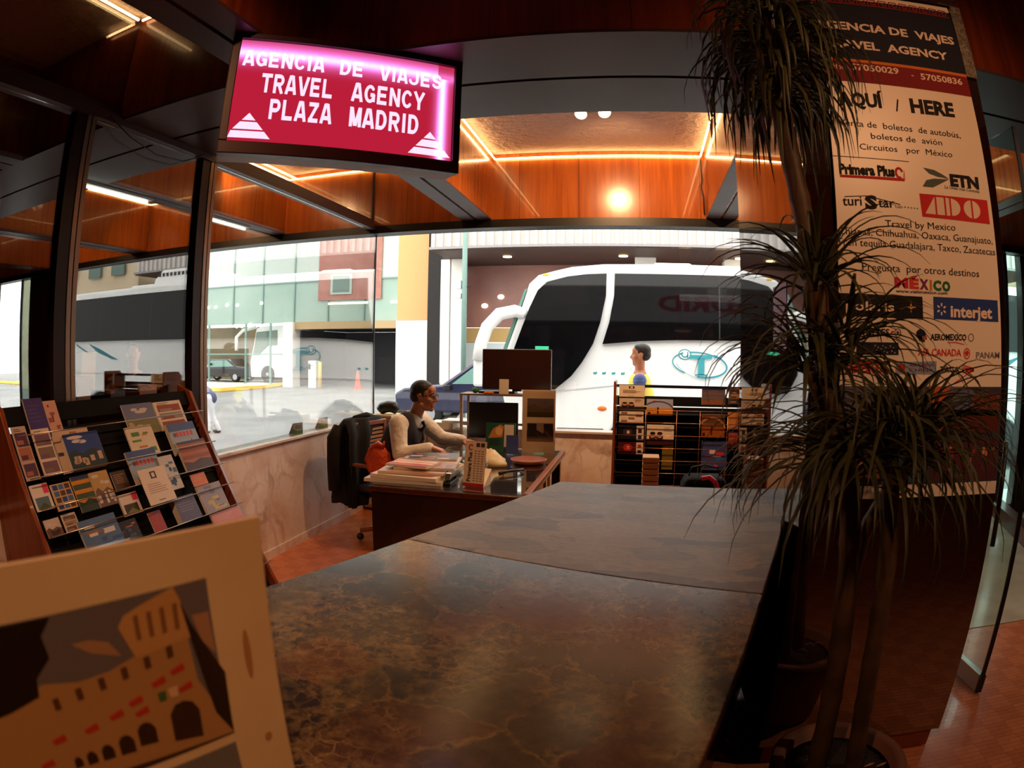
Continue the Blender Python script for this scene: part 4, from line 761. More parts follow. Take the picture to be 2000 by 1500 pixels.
# rack against the back windows
r2 = root('brochure_rack', 'upright wire fronted brochure rack in front of the back window', 'rack', (0.35, 5.5, 0))
for x0, x1 in ((-0.222, -0.20), (0.905, 0.927)): MB().prism([(5.33, 0), (5.70, 0), (5.70, 1.30), (5.64, 1.36), (5.36, 1.36)], x0, x1, 'X').build('side_panel', RW, r2, bevel=0.004)
MB().box(-0.199, 0.904, 5.60, 5.612, 0.05, 1.13).build('back_panel', RBLK, r2); MB().box(-0.199, 0.904, 5.60, 5.62, 1.30, 1.325).build('top_rail', RBLK, r2); MB().box(-0.199, 0.904, 5.595, 5.612, 1.14, 1.225).build('upper_rail', RBLK, r2)
ZR = (1.225, 1.118, 1.01, 0.90, 0.79, 0.68, 0.57, 0.46, 0.35)
for zz in ZR[1:]:
    MB().box(-0.199, 0.904, 5.43, 5.598, zz-0.045, zz-0.037).build('shelf', RBLK, r2)
    MB().cyl((-0.199, 5.385, zz), (0.904, 5.385, zz), 0.003, n=6).build('retaining_rod', mat('rod_copper', (190, 130, 100), 0.3, 0.8), r2, True)
for x in (0.06, 0.33, 0.535, 0.78): MB().cyl((x, 5.378, 0.3), (x, 5.378, 1.118), 0.0025, n=6).build('divider_wire', mat('rod_copper', (190, 130, 100), 0.3, 0.8), r2, True)
G2 = 'brochures in the wire rack at the back window'
R2 = [(-0.176, 0.045, 1.331, 1.226, 'card', [(240, 226, 206), (40, 40, 50)], 'cream card with a dark emblem, top left of the back rack'),
 (-0.173, 0.045, 1.220, 1.114, 'person', [(214, 196, 180), (60, 40, 50), (150, 40, 40)], 'brochure of standing figures below the cream card in the back rack'),
 (-0.170, 0.041, 1.103, 1.000, 'tiles', [(236, 220, 204), (160, 100, 80), (226, 206, 190), (240, 226, 210)], 'white folded leaflet in the left column of the back rack'),
 (-0.178, 0.048, 0.980, 0.850, 'roundel', [(28, 26, 34), (60, 50, 60), (40, 40, 90)], 'black leaflet with a pale strip in the left column of the back rack'),
 (-0.173, 0.048, 0.836, 0.729, 'roundel', [(84, 20, 24), (190, 50, 40), (30, 30, 30)], 'dark red leaflet with a glowing disc in the back rack'),
 (0.066, 0.296, 1.215, 1.072, 'arch', [(176, 186, 226), (220, 150, 60), (96, 88, 110)], 'brochure of a tall stone arch in the back rack'),
 (0.074, 0.312, 0.993, 0.816, 'person', [(240, 226, 206), (70, 30, 30), (60, 70, 130)], 'pale brochure showing two smiling people in the back rack'),
 (0.215, 0.311, 0.812, 0.600, 'plain', [(120, 104, 40), (150, 130, 60)], 'narrow olive leaflet below the two smiling people'),
 (0.547, 0.754, 1.316, 1.173, 'sunset', [(120, 104, 116), (116, 100, 112), (130, 110, 116), (150, 100, 70)], 'mauve dusk brochure at the top of the back rack'),
 (0.555, 0.761, 1.094, 0.890, 'arch', [(110, 70, 40), (170, 90, 30), (210, 150, 100)], 'amber brown brochure in the middle of the back rack'),
 (0.565, 0.795, 0.860, 0.604, 'blocks', [(70, 80, 140), (220, 50, 90), (230, 220, 226), (60, 110, 180), (200, 40, 90)], 'blue and pink magazine low in the back rack'),
 (0.785, 0.900, 1.327, 1.186, 'photos', [(140, 96, 60), (60, 60, 80), (190, 150, 110)], 'tan leaflet at the top right of the back rack'),
 (0.785, 0.900, 1.115, 0.962, 'plain', [(226, 150, 90), (240, 180, 120)], 'orange leaflet right of the amber brown brochure'),
 (0.800, 0.895, 0.950, 0.800, 'sunset', [(200, 70, 40), (210, 90, 50), (170, 50, 40), (70, 24, 18)], 'red orange leaflet below the orange one in the back rack')]
for x0, x1, z1, z0, st, c, lab in R2: brochure(frame((x0, 5.40, z0+0.003), (1, 0, 0), (0, 0.06, 1)), x1-x0, z1-z0-0.004, 0.010, st, c, lab, G2)
# ---------------------------------------------------------------- desk and what stands on it
DW = wood('desk_wood', (92, 48, 28), (60, 28, 16), 'Y', 8, 0.25, 0.4)
dk = root('office_desk', 'dark wooden desk with a glass top between the counter and the back window', 'desk', (-1.135, 4.41, 0))
MB().box(-1.65, -0.62, 3.54, 5.29, 0.715, 0.75).build('desktop', DW, dk, bevel=0.006); MB().box(-1.64, -0.66, 3.56, 5.27, 0.7505, 0.7595).build('glass_top', glass('desk_glass', (0.86, 0.9, 0.88), 0.07, 1.3), dk)
MB().box(-0.66, -0.62, 3.56, 5.27, 0.7505, 0.765).build('edge_strip', wood('edge_wood', (170, 96, 50), (130, 66, 30), 'Y', 8, 0.3, 0.3), dk, bevel=0.004)
MB().box(-1.64, -0.75, 3.56, 3.60, 0.04, 0.714).build('end_panel', DARKW, dk); p = MB().box(-1.58, -1.0, 3.61, 4.16, 0.08, 0.714).build('pedestal', DARKW, dk)
for i in range(3):
    f_ = MB().box(-1.60, -1.581, 3.64, 4.13, 0.12+i*0.2, 0.30+i*0.2).build('drawer_front', DW, p, bevel=0.004)
MB().box(-0.95, -0.92, 3.61, 5.2, 0.15, 0.714).build('modesty_panel', DARKW, dk); MB().box(-1.58, -0.96, 5.02, 5.25, 0.08, 0.714).build('pedestal', DARKW, dk)
for y in (3.60, 5.18): MB().box(-0.72, -0.65, y, y+0.07, 0, 0.714).build('leg', DARKW, dk, bevel=0.004)
TZ = 0.7605
def flat(name, label, cat, x, y, z, w, d, t, rot, style, c, group=None):
    R = Matrix.Translation((x, y, z)) @ Matrix.Rotation(radians(rot), 4, 'Z'); o = MB().box(-w/2, w/2, -d/2, d/2, 0, t).build(name, PAPER); tag(o, label, cat, group); o.matrix_world = R
    a = cover(style, w, d, c)
    a.build('cover', o, local=True, M=Matrix.Translation((-w/2, -d/2, t))); return o
stk = [(-1.47, 3.92, .52, .60, .022, 3, 'plain', [(180, 150, 120), (150, 120, 90)], 'wide folder at the bottom of the magazine stack on the desk'),
 (-1.44, 3.90, .46, .54, .024, -3, 'photos', [(206, 180, 150), (160, 90, 60), (140, 120, 100)], 'thick catalogue second from the bottom of the desk magazine stack'),
 (-1.45, 3.95, .44, .52, .016, 6, 'blocks', [(190, 150, 130), (110, 80, 90), (210, 190, 170)], 'mauve magazine in the middle of the desk stack'),
 (-1.40, 4.00, .40, .46, .016, 10, 'land', [(196, 170, 150), (160, 110, 90), (120, 70, 70)], 'pale magazine under the topmost one of the desk stack'),
 (-1.46, 3.86, .30, .24, .014, -6, 'sunset', [(230, 200, 160), (226, 120, 50), (236, 226, 210), (190, 60, 30)], 'orange and white magazine lying front on the desk stack'),
 (-1.42, 4.17, .34, .26, .012, 12, 'blocks', [(70, 50, 50), (190, 100, 60), (220, 200, 190)], 'dark magazine lying at the rear top of the desk stack')]
zz = TZ
for i, (x, y, w, d, t, rt, st, c, lab) in enumerate(stk):
    zt = zz if i < 5 else zz-0.0145
    flat('magazine', lab, 'magazine', x, y, zt, w, d, t, rt, st, c, 'magazines stacked on the desk'); zz = zt+t+0.0015
# strut calendar with red foot
cM = frame((-1.075, 3.70, TZ), (0.98, -0.2, 0), (0.10, 0.16, 1))
cal = root('desk_calendar', 'leaning white tent card with vertical black lettering on the desk front', 'tent card', cM)
MB().box(0, 0.145, 0, 0.285, -0.004, 0).build('card', mat('card_white', (238, 220, 196), 0.5), cal, local=True); MB().prism([(0, -0.004), (0.012, -0.01), (0.12, -0.10), (0.020, -0.10)], 0.0, 0.145, 'X').build('strut', mat('card_white', (238, 220, 196), 0.5), cal, local=True)
a = Art(); a.rect(0, 0, 0.145, 0.022, (190, 40, 40), 0)
b_ = Art(); b_.text('Primera Plus', 0.0, 0.185, 0, 0.026, (30, 20, 20), 1.5); pts, fs, c, l = b_.p[0]
a.p.append(([(0.05-y, 0.03+x) for x, y in pts], fs, c, 2)); a.ring(0.04, 0.245, 0.014, 0.016, 0.008, (190, 40, 50), 0.5, 5.5, lay=2)
for i in range(3):
    for j in range(13): a.rect(0.066+i*0.024, 0.035+j*0.0155, 0.082+i*0.024, 0.041+j*0.0155, (150, 130, 116), 2)
a.rect(0.075, 0.25, 0.10, 0.275, (70, 60, 56), 2).rect(0.107, 0.25, 0.133, 0.275, (70, 60, 56), 2); a.build('print', cal)
# picture board twin on the far desk corner
tb = root('picture_board', 'tall cream board with two small landscape photos on the far desk corner', 'display board', frame((-0.965, 5.10, TZ), (1, 0.12, 0), (0, 0, 1)))
MB().box(0, 0.275, 0, 0.525, -0.008, 0).build('board', mat('cream_card', CREAM, 0.5), tb, local=True); MB().box(0.02, 0.255, 0, 0.012, -0.11, -0.009).build('foot', ACR, tb, local=True)
MB().box(-0.004, 0.279, 0.0, 0.53, 0.004, 0.006).build('acrylic_sleeve', ACR, tb, local=True)
a = Art()
for y0, cs in ((0.30, ((110, 100, 104), (96, 84, 60), (70, 62, 44))), (0.095, ((150, 130, 120), (40, 30, 26), (90, 70, 50)))):
    a.rect(0.04, y0, 0.262, y0+0.155, cs[0], 0); a.poly([(0.04, y0), (0.262, y0), (0.262, y0+0.10), (0.17, y0+0.07), (0.10, y0+0.11), (0.04, y0+0.09)], cs[1], 1); a.rect(0.04, y0, 0.262, y0+0.04, cs[2], 2)
for x in (0.045, 0.18): a.rect(x, 0.15, x+0.075, 0.245, (36, 28, 24), 3)
a.build('photo_print', tb)
bl = MB().box(0, 0.10, 0, 0.155, -0.012, 0).build('booklet', mat('royal_blue_card', (46, 62, 130), 0.4)); tag(bl, 'upright blue booklet beside the tall cream board on the desk', 'booklet'); bl.matrix_world = frame((-1.075, 4.98, TZ), (1, 0.1, 0), (0, 0.1, 1))
cg = root('brochure', 'green brochure with an orange picture leaning under the dark monitor', 'brochure', frame((-1.26, 5.02, TZ), (1, 0.06, 0), (0, 0.14, 1)))
MB().box(0, 0.25, 0, 0.25, -0.01, 0).build('pages', PAPER, cg, local=True); a = Art(); a.rect(0, 0, 0.25, 0.25, (40, 84, 66), 0); a.poly([(0.02, 0.12), (0.06, 0.20), (0.12, 0.235), (0.15, 0.22), (0.14, 0.13)], (200, 130, 70), 1); a.ell(0.11, 0.18, 0.03, 0.035, (230, 180, 120), lay=2); a.rect(0.155, 0.05, 0.235, 0.235, (222, 206, 190), 1); a.rect(0.03, 0.06, 0.12, 0.11, (30, 60, 46), 1); a.build('cover', cg)
# monitor on the desk
mo = root('monitor', 'black flat monitor seen from behind the desk papers under the metal shelf', 'monitor', (-1.23, 5.16, TZ))
MB().box(-1.44, -1.01, 5.14, 5.165, 0.86, 1.17).build('screen', mat('screen_black', (10, 10, 11), 0.25), mo, bevel=0.006); MB().box(-1.26, -1.19, 5.166, 5.19, 0.77, 1.0).build('stand', BLACK, mo); MB().box(-1.34, -1.11, 5.09, 5.25, TZ, 0.772).build('base', BLACK, mo, bevel=0.004)
# metal shelf frame behind the desk, screen on it
SF = mat('shelf_metal', (150, 120, 96), 0.35, 0.6)
sf = root('metal_shelf', 'slim metal shelf frame standing behind the desk', 'shelf', (-1.2, 5.45, 0))
for x in (-1.56, -0.80):
    for y in (5.33, 5.57): MB().box(x-0.012, x+0.012, y-0.012, y+0.012, 0, 1.21).build('post', SF, sf)
MB().box(-1.575, -0.785, 5.315, 5.585, 1.211, 1.226).build('shelf_board', SF, sf); MB().box(-1.547, -0.813, 5.32, 5.34, 0.955, 0.975).build('rail', SF, sf); MB().box(-1.575, -0.785, 5.345, 5.585, 0.70, 0.715).build('shelf_board', SF, sf)
tv = root('screen', 'large dark brown screen standing on the metal shelf before the coach', 'screen', (-1.09, 5.5, 1.228))
MB().box(-1.405, -0.78, 5.46, 5.50, 1.262, 1.622).build('panel', mat('screen_brown', (44, 20, 14), 0.3), tv, bevel=0.006); MB().box(-1.43, -1.1, 5.42, 5.56, 1.2275, 1.245).build('base', BLACK, tv); MB().box(-1.13, -1.05, 5.47, 5.52, 1.2455, 1.2615).build('neck', BLACK, tv)
wc = root('card_holder', 'small white card in a clear stand on the metal shelf', 'card', frame((-1.225, 5.36, 1.2275), (1, 0, 0), (0, 0.05, 1)))
MB().box(0, 0.085, 0, 0.13, -0.003, 0).build('card', mat('card_white2', (240, 236, 228), 0.5), wc, local=True); MB().box(-0.003, 0.088, 0, 0.135, 0.002, 0.004).build('sleeve', ACR, wc, local=True); MB().box(0, 0.085, 0, 0.003, -0.04, -0.004).build('foot', ACR, wc, local=True)
gp = MB().ball((-1.44, 5.36, 1.254), (0.032, 0.026, 0.026)).build('green_ball', mat('leaf_green', (30, 100, 40), 0.6), None, True); tag(gp, 'little green ball at the left end of the metal shelf', 'ball')
op = MB().box(-1.36, -1.28, 5.34, 5.40, 1.2275, 1.245).build('orange_packet', mat('orange_pack', (220, 120, 40), 0.5), None, bevel=0.004); tag(op, 'flat orange packet on the metal shelf beside the green ball', 'packet')
# papers in front of the man, pen cup, stapler, phone
def crumple(name, label, cat, x, y, z, w, d, h, rot, m, seed):
    r = random.Random(seed); mb_ = MB(); n = 9; vs = []
    for k in (0, 1):
        for i in range(n):
            for j in range(n):
                u, v = i/(n-1)-.5, j/(n-1)-.5; b_ = h*(0.25+0.75*max(0, 1-(u*u+v*v)*3.2))*(0.6+0.4*r.random()); vs.append((u*w, v*d, (b_ if k else 0.0)))
    N = n*n; fs = []
    for i in range(n-1):
        for j in range(n-1):
            q = (i*n+j, (i+1)*n+j, (i+1)*n+j+1, i*n+j+1); fs += [q[::-1], tuple(N+t for t in q)]
    e = [i*n for i in range(n)]+[(n-1)*n+j for j in range(1, n)]+[i*n+n-1 for i in range(n-2, -1, -1)]+[j for j in range(n-2, 0, -1)]
    fs += [(e[i], e[(i+1) % len(e)], N+e[(i+1) % len(e)], N+e[i]) for i in range(len(e))]
    o = mb_.add(vs, fs).build(name, m, None, True); o.matrix_world = Matrix.Translation((x, y, z)) @ Matrix.Rotation(radians(rot), 4, 'Z'); tag(o, label, cat); return o
NEWS = mat('newsprint', (226, 208, 168), 0.7, vary=(22, (206, 184, 140)))
crumple('newspaper', 'crumpled yellowish newspaper heap on the desk before the seated man', 'newspaper', -1.12, 4.48, TZ, 0.28, 0.30, 0.14, 20, NEWS, 3)
crumple('letter', 'loose white paper sheets between the magazines and the newspaper', 'paper', -1.36, 4.38, TZ, 0.16, 0.12, 0.03, -12, mat('paper_white', (236, 226, 210), 0.6), 5)
st = root('stapler', 'black and chrome stapler on the front desk edge beside the tent card', 'stapler', (-1.17, 3.80, TZ))
MB().box(-1.20, -1.15, 3.68, 3.88, TZ, 0.775).build('base', BLACK, st, bevel=0.004); MB().prism([(3.69, 0.79), (3.88, 0.80), (3.88, 0.83), (3.72, 0.83)], -1.195, -1.155, 'X').build('arm', mat('chrome', (200, 196, 190), 0.15, 0.9), st, bevel=0.005); MB().box(-1.19, -1.16, 3.84, 3.875, 0.776, 0.80).build('hinge', BLACK, st)
ph_ = root('telephone', 'black telephone handset lying on the desk glass behind the tent card', 'telephone', (-0.85, 4.15, TZ))
MB().tube([(-0.92, 4.06, 0.778), (-0.88, 4.12, 0.783), (-0.83, 4.18, 0.783), (-0.79, 4.23, 0.778)], [0.014, 0.010, 0.010, 0.014], 10).build('handset', BLACK, ph_, True)
tr = root('tray', 'round brown tray on the desk behind the newspaper', 'tray', (-0.82, 4.62, TZ)); MB().lathe([(0.12, 0), (0.14, 0.03), (0.134, 0.032), (0.115, 0.006)], (-0.82, 4.62, TZ)).build('dish', mat('tray_brown', (150, 80, 50), 0.4), tr, True)
for i, (x, y, lab) in enumerate(((-1.10, 4.23, 'clear drinking glass beside the magazine stack'), (-1.04, 4.10, 'second clear drinking glass right of the first'))):
    g_ = MB().lathe([(0.026, 0), (0.032, 0.11), (0.030, 0.11), (0.024, 0.006)], (x, y, TZ), 20).build('drinking_glass', glass('tumbler', (0.93, 0.95, 0.95), 0.06), None, True); tag(g_, lab, 'glass', 'drinking glasses on the desk')
# window ledge piles
for i, (w, t, c, lab) in enumerate(((0.26, 0.045, (120, 74, 50), 'brown book at the bottom of the ledge stack behind the man'), (0.25, 0.04, (160, 110, 80), 'tan book in the middle of the ledge stack behind the man'), (0.22, 0.02, (226, 200, 150), 'cream papers on the ledge stack behind the man'))):
    o = MB().box(-2.62+i*0.02, -2.62+w+i*0.02, 5.62, 5.88, 0, t).build('book', mat('book_%d' % i, c, 0.6), None, bevel=0.003); o.location.z = 0.862+(0, 0.0465, 0.088)[i]; tag(o, lab, 'book', 'books stacked on the ledge behind the man')
le = root('side_table', 'low pale cabinet under the back window behind the man', 'cabinet', (-2.2, 5.75, 0)); MB().box(-2.66, -1.62, 5.60, 5.895, 0.03, 0.86).build('body', mat('pale_cabinet', (190, 170, 150), 0.5), le, bevel=0.004)
for x in (-2.64, -2.3, -1.97): MB().box(x, x+0.31, 5.585, 5.599, 0.06, 0.83).build('door', mat('pale_cabinet2', (178, 158, 138), 0.5), le, bevel=0.004)
hp = MB().tube([(-2.53, 5.74, 1.0), (-2.50, 5.74, 1.03), (-2.44, 5.74, 1.045), (-2.38, 5.74, 1.04), (-2.34, 5.74, 1.0)], [0.05, 0.06, 0.06, 0.06, 0.04], 10).build('black_pouch', BLACK, None, True); tag(hp, 'black pouch on top of the ledge stack behind the man', 'pouch')
for i, (x, c, lab) in enumerate(((-1.85, (226, 216, 200), 'pile of white papers on the cabinet behind the man'), (-1.72, (240, 236, 228), 'bright sheets fanned beside the white paper pile'))): 
    o = MB().box(x-0.12, x+0.12, 5.62, 5.86, 0.862+i*0.062, 0.922+i*0.022).build('paper_pile', mat('paper_%d' % i, c, 0.6), None); tag(o, lab, 'paper'); o.rotation_euler.z = 0.0
# tent cards on the left sill
for y, c, lab in ((4.47, (120, 190, 90), 'green and white tent card on the left sill, nearer of two'), (4.92, (120, 190, 90), 'green and white tent card on the left sill, farther of two')):
    r_ = root('tent_card', lab, 'tent card', frame((-2.745, y-0.06, 0.906), (0.25, 0.97, 0), (0, 0, 1)), 'tent cards on the left window sill')
    MB().prism([(0, 0.02), (0.10, 0.0), (0.0, -0.02), (-0.0, 0.0)], 0, 0.115, 'X').build('card', mat('card_white2', (240, 236, 228), 0.5), r_, local=True) if False else MB().box(0, 0.115, 0, 0.095, -0.003, 0).build('front', mat('card_white2', (240, 236, 228), 0.5), r_, local=True)
    MB().prism([(0.0, -0.055), (0.003, -0.055), (0.095, -0.0035), (0.092, -0.0035)], 0, 0.115, 'X').build('back', mat('card_white2', (240, 236, 228), 0.5), r_, local=True)
    a = Art(); a.poly([(0, 0), (0.115, 0), (0.115, 0.03), (0.05, 0.025), (0, 0.05)], c, 0); a.ell(0.04, 0.06, 0.02, 0.016, (190, 200, 120), lay=1); a.rect(0.06, 0.05, 0.105, 0.056, (90, 110, 90), 1).rect(0.06, 0.065, 0.10, 0.071, (90, 110, 90), 1); a.build('print', r_)
# behind the counter: tall ribbed box, black bag with pink strap on a stool
bx = root('storage_box', 'tall tan ribbed box on a stand between desk and back rack', 'box', (0.10, 4.6, 0)); m = MB()
for i in range(12): m.box(0.04, 0.165, 4.55, 4.72, 0.30+i*0.046, 0.30+i*0.046+0.04)
m.build('ribbed_body', mat('tan_card', (190, 140, 96), 0.7), bx, bevel=0.006); MB().box(0.05, 0.155, 4.56, 4.71, 0.0, 0.299).build('stand', DARKW, bx)
sto = root('stool', 'low black stool behind the far end of the counter', 'stool', (0.47, 4.2, 0)); MB().box(0.27, 0.67, 4.03, 4.40, 0.44, 0.48).build('seat', BLACK, sto, bevel=0.01)
for x in (0.29, 0.62):
    for y in (4.05, 4.35): MB().box(x, x+0.03, y, y+0.03, 0, 0.439).build('leg', BLACK, sto)
bg = root('handbag', 'black bag with a bright pink strap resting behind the counter end', 'bag', (0.47, 4.2, 0.481)); MB().prism([(0.30, 0.4815), (0.64, 0.4815), (0.63, 0.72), (0.60, 0.785), (0.34, 0.785), (0.31, 0.72)], 4.10, 4.34, 'Y').build('body', mat('bag_black', (8, 7, 7), 0.85, spec=0.15), bg, bevel=0.03)
MB().tube([(0.44, 4.09, 0.79), (0.49, 4.085, 0.80), (0.53, 4.085, 0.77), (0.56, 4.085, 0.70), (0.57, 4.085, 0.62)], 0.016, 8).build('strap', mat('hot_pink', (226, 24, 84), 0.35), bg, True)
MB().tube([(0.36, 4.22, 0.78), (0.38, 4.22, 0.84), (0.47, 4.22, 0.86), (0.56, 4.22, 0.84), (0.58, 4.22, 0.78)], 0.006, 6).build('handle', BLACK, bg, True)

# ---------------------------------------------------------------- chair, jacket, bag
TW = wood('chair_wood', (150, 78, 44), (116, 56, 28), 'X', 9, 0.3, 0.3)
ch = root('office_chair', 'wooden armed swivel chair with a slatted back under the man', 'chair', Matrix.Translation((-1.98, 4.78, 0)) @ Matrix.Rotation(radians(-14), 4, 'Z'))
MB().box(-0.24, 0.25, -0.25, 0.25, 0.44, 0.49).build('seat', mat('seat_leather', (34, 22, 18), 0.5), ch, local=True, bevel=0.02)
bk = MB().box(-0.30, -0.27, -0.25, -0.21, 0.50, 1.0).box(-0.30, -0.27, 0.21, 0.25, 0.50, 1.0).box(-0.30, -0.27, -0.21, 0.21, 0.96, 1.0).box(-0.30, -0.27, -0.21, 0.21, 0.50, 0.55).build('backrest', TW, ch, local=True, bevel=0.006)
for i in range(11): MB().box(-0.292, -0.278, -0.209, 0.209, 0.575+i*0.034, 0.595+i*0.034).build('slat', mat('cane', (176, 124, 80), 0.5), bk, local=True)
for s in (-1, 1):
    MB().box(-0.28, 0.16, s*0.27-0.025, s*0.27+0.025, 0.655, 0.68).build('armrest', TW, ch, local=True, bevel=0.008); MB().box(0.06, 0.10, s*0.27-0.015, s*0.27+0.015, 0.45, 0.654).build('arm_post', TW, ch, local=True)
MB().cyl((0, 0, 0.12), (0, 0, 0.439), 0.03).build('column', BLACK, ch, True, local=True)
for i in range(5):
    a_ = 2*pi*i/5+2.6; l = MB().cyl((0, 0, 0.125), (0.31*cos(a_), 0.31*sin(a_), 0.085), 0.025, 0.018, 8).build('leg', TW, ch, True, local=True); MB().ball((0.31*cos(a_), 0.31*sin(a_), 0.034), (0.032, 0.032, 0.032)).build('caster', BLACK, l, True, local=True)
JM = ch.matrix_world
jk = MB(); rows = [(1.035, 0.035, 0.17, -0.285), (1.03, 0.07, 0.235, -0.285), (0.98, 0.085, 0.285, -0.295), (0.88, 0.095, 0.30, -0.31), (0.70, 0.10, 0.305, -0.325), (0.52, 0.105, 0.315, -0.335), (0.36, 0.11, 0.32, -0.345), (0.31, 0.105, 0.315, -0.345)]
vs = []; n = 26
for i, (zc, rx, ry, cx) in enumerate(rows):
    for j in range(n):
        t = 2*pi*j/n; ct, st_ = cos(t), sin(t); f_ = 1+(0.07*sin(5*t+i*0.7) if i > 2 else 0)
        vs.append(Vector((cx-0.055+abs(ct)**0.7*(1 if ct > 0 else -1)*rx*f_*0.9, abs(st_)**0.7*(1 if st_ > 0 else -1)*ry*f_*0.98, zc+(0.02*sin(3*t) if i > 5 else 0))))
jk.add([JM @ v for v in vs], [(i*n+j, i*n+(j+1) % n, (i+1)*n+(j+1) % n, (i+1)*n+j) for i in range(len(rows)-1) for j in range(n)]+[tuple(range(n))])
jr = root('jacket', 'black suit jacket draped over the back of the wooden chair', 'jacket', JM @ Matrix.Translation((-0.3, 0, 0.31)))
for y0, y1, z0, z1 in ((-0.315, -0.02, 0.30, 1.03),):
    vs = []
    for i in range(9):
        for j in range(7):
            u, v = i/8, j/6; vs.append((-0.225+0.02*sin(u*9)+0.012*sin(v*7)-0.05*(v > .93), y0+(y1-y0)*(u*(1-0.25*(1-v))), z0+(z1-z0)*v))
    q = [(i*7+j, (i+1)*7+j, (i+1)*7+j+1, i*7+j+1) for i in range(8) for j in range(6)]; N = len(vs)
    jk.add([JM @ Vector(p) for p in vs]+[JM @ Vector((p[0]-0.035, p[1], p[2])) for p in vs], q+[tuple(N+k for k in f)[::-1] for f in q])
jo = jk.build('cloth', mat('black_wool', (20, 15, 15), 0.85), jr, True)
MB().tube([JM @ Vector(p) for p in [(-0.36, -0.29, 0.97), (-0.37, -0.345, 0.88), (-0.37, -0.36, 0.70), (-0.37, -0.36, 0.45)]], [0.05, 0.06, 0.055, 0.05], 12).build('sleeve', mat('black_wool', (20, 15, 15), 0.85), jr, True)
MB().tube([JM @ Vector(p) for p in [(-0.34, -0.12, 1.03), (-0.30, 0, 1.055), (-0.34, 0.12, 1.03)]], 0.022, 8).build('collar', mat('black_wool', (20, 15, 15), 0.85), jr, True)
ORG = mat('orange_plastic_bag', (226, 84, 30), 0.4, bump=(18, 0.8, 0.03))
ob = MB().ball((0, 0, 0), (0.10, 0.035, 0.12), 18, 12); r = random.Random(4); ob.v = [(x*(1+0.22*r.random()), y*(1+0.4*r.random()), z_*(1+0.15*r.random())) for x, y, z_ in ob.v]; ob.v = [tuple(Vector((-1.98, 4.44, 0.74))+Vector(v)) for v in ob.v]
og = root('plastic_bag', 'crumpled orange plastic bag hanging on the chair arm beside the jacket', 'bag', (-1.98, 4.44, 0.6)); ob.build('sack', ORG, og, True); MB().tube([(-2.02, 4.44, 0.84), (-1.97, 4.44, 0.875), (-1.93, 4.43, 0.86), (-1.92, 4.43, 0.90)], [0.03, 0.025, 0.02, 0.006], 8).build('knot', ORG, og, True)
# ---------------------------------------------------------------- people
SKIN = mat('skin_brown', (196, 134, 102), 0.5, vary=(14, (182, 118, 88))); HAIRM = mat('black_hair', (18, 13, 11), 0.55, bump=(60, 0.4, 0.01))
SHIRT = mat('cream_shirt', (246, 238, 226), 0.75, bump=(14, 0.7, 0.03)); VEST = mat('grey_vest', (56, 52, 60), 0.85)
TROU = mat('dark_trousers', (30, 27, 30), 0.85); SHOE = mat('black_shoe', (14, 12, 12), 0.35)
def head(mb, c, yaw, pitch=0.0, s=1.0):
    H = Matrix.Translation(c) @ Matrix.Rotation(yaw, 4, 'Z') @ Matrix.Rotation(pitch, 4, 'Y') @ Matrix.Scale(s, 4)
    R = H.to_3x3().to_4x4()
    def e(p, r): mb.ball(H @ Vector(p), r, 18, 12, R)
    def k(p, q, a, b): mb.caps(H @ Vector(p), H @ Vector(q), a*s, b*s)
    e((-0.014, 0, 0.032), (0.098, 0.074, 0.084)); e((0.022, 0, -0.035), (0.066, 0.056, 0.078)); e((0.030, 0, -0.075), (0.052, 0.044, 0.042)); e((0.064, 0, -0.098), (0.024, 0.026, 0.020))
    k((0.086, 0, 0.012), (0.108, 0, -0.024), 0.009, 0.015); k((0.098, -0.013, -0.030), (0.098, 0.013, -0.030), 0.010, 0.010)
    k((0.076, -0.034, 0.024), (0.076, 0.034, 0.024), 0.014, 0.014); e((0.062, 0, 0.055), (0.030, 0.052, 0.036))
    k((0.080, -0.018, -0.057), (0.080, 0.018, -0.057), 0.010, 0.010); k((0.077, -0.016, -0.073), (0.077, 0.016, -0.073), 0.010, 0.010)
    for y in (-1, 1):
        e((0.060, y*0.038, -0.024), (0.026, 0.024, 0.026)); e((-0.002, y*0.076, -0.008), (0.020, 0.010, 0.033)); k((-0.01, y*0.05, -0.06), (0.05, y*0.024, -0.092), 0.022, 0.018)
    return H
def hair_mesh(H, s=1.0, full=False):
    m = MB(); R = H.to_3x3().to_4x4()
    def e(p, r): m.ball(H @ Vector(p), r, 18, 12, R)
    e((-0.026, 0, 0.052), (0.098, 0.080, 0.078)); e((-0.058, 0, 0.005), (0.066, 0.074, 0.070)); e((0.026, 0, 0.082), (0.046, 0.062, 0.040) if full else (0.036, 0.052, 0.032))
    for y in (-1, 1): m.caps(H @ Vector((0.012, y*0.068, 0.030)), H @ Vector((0.010, y*0.070, -0.008)), 0.012*s, 0.009*s)
    return m
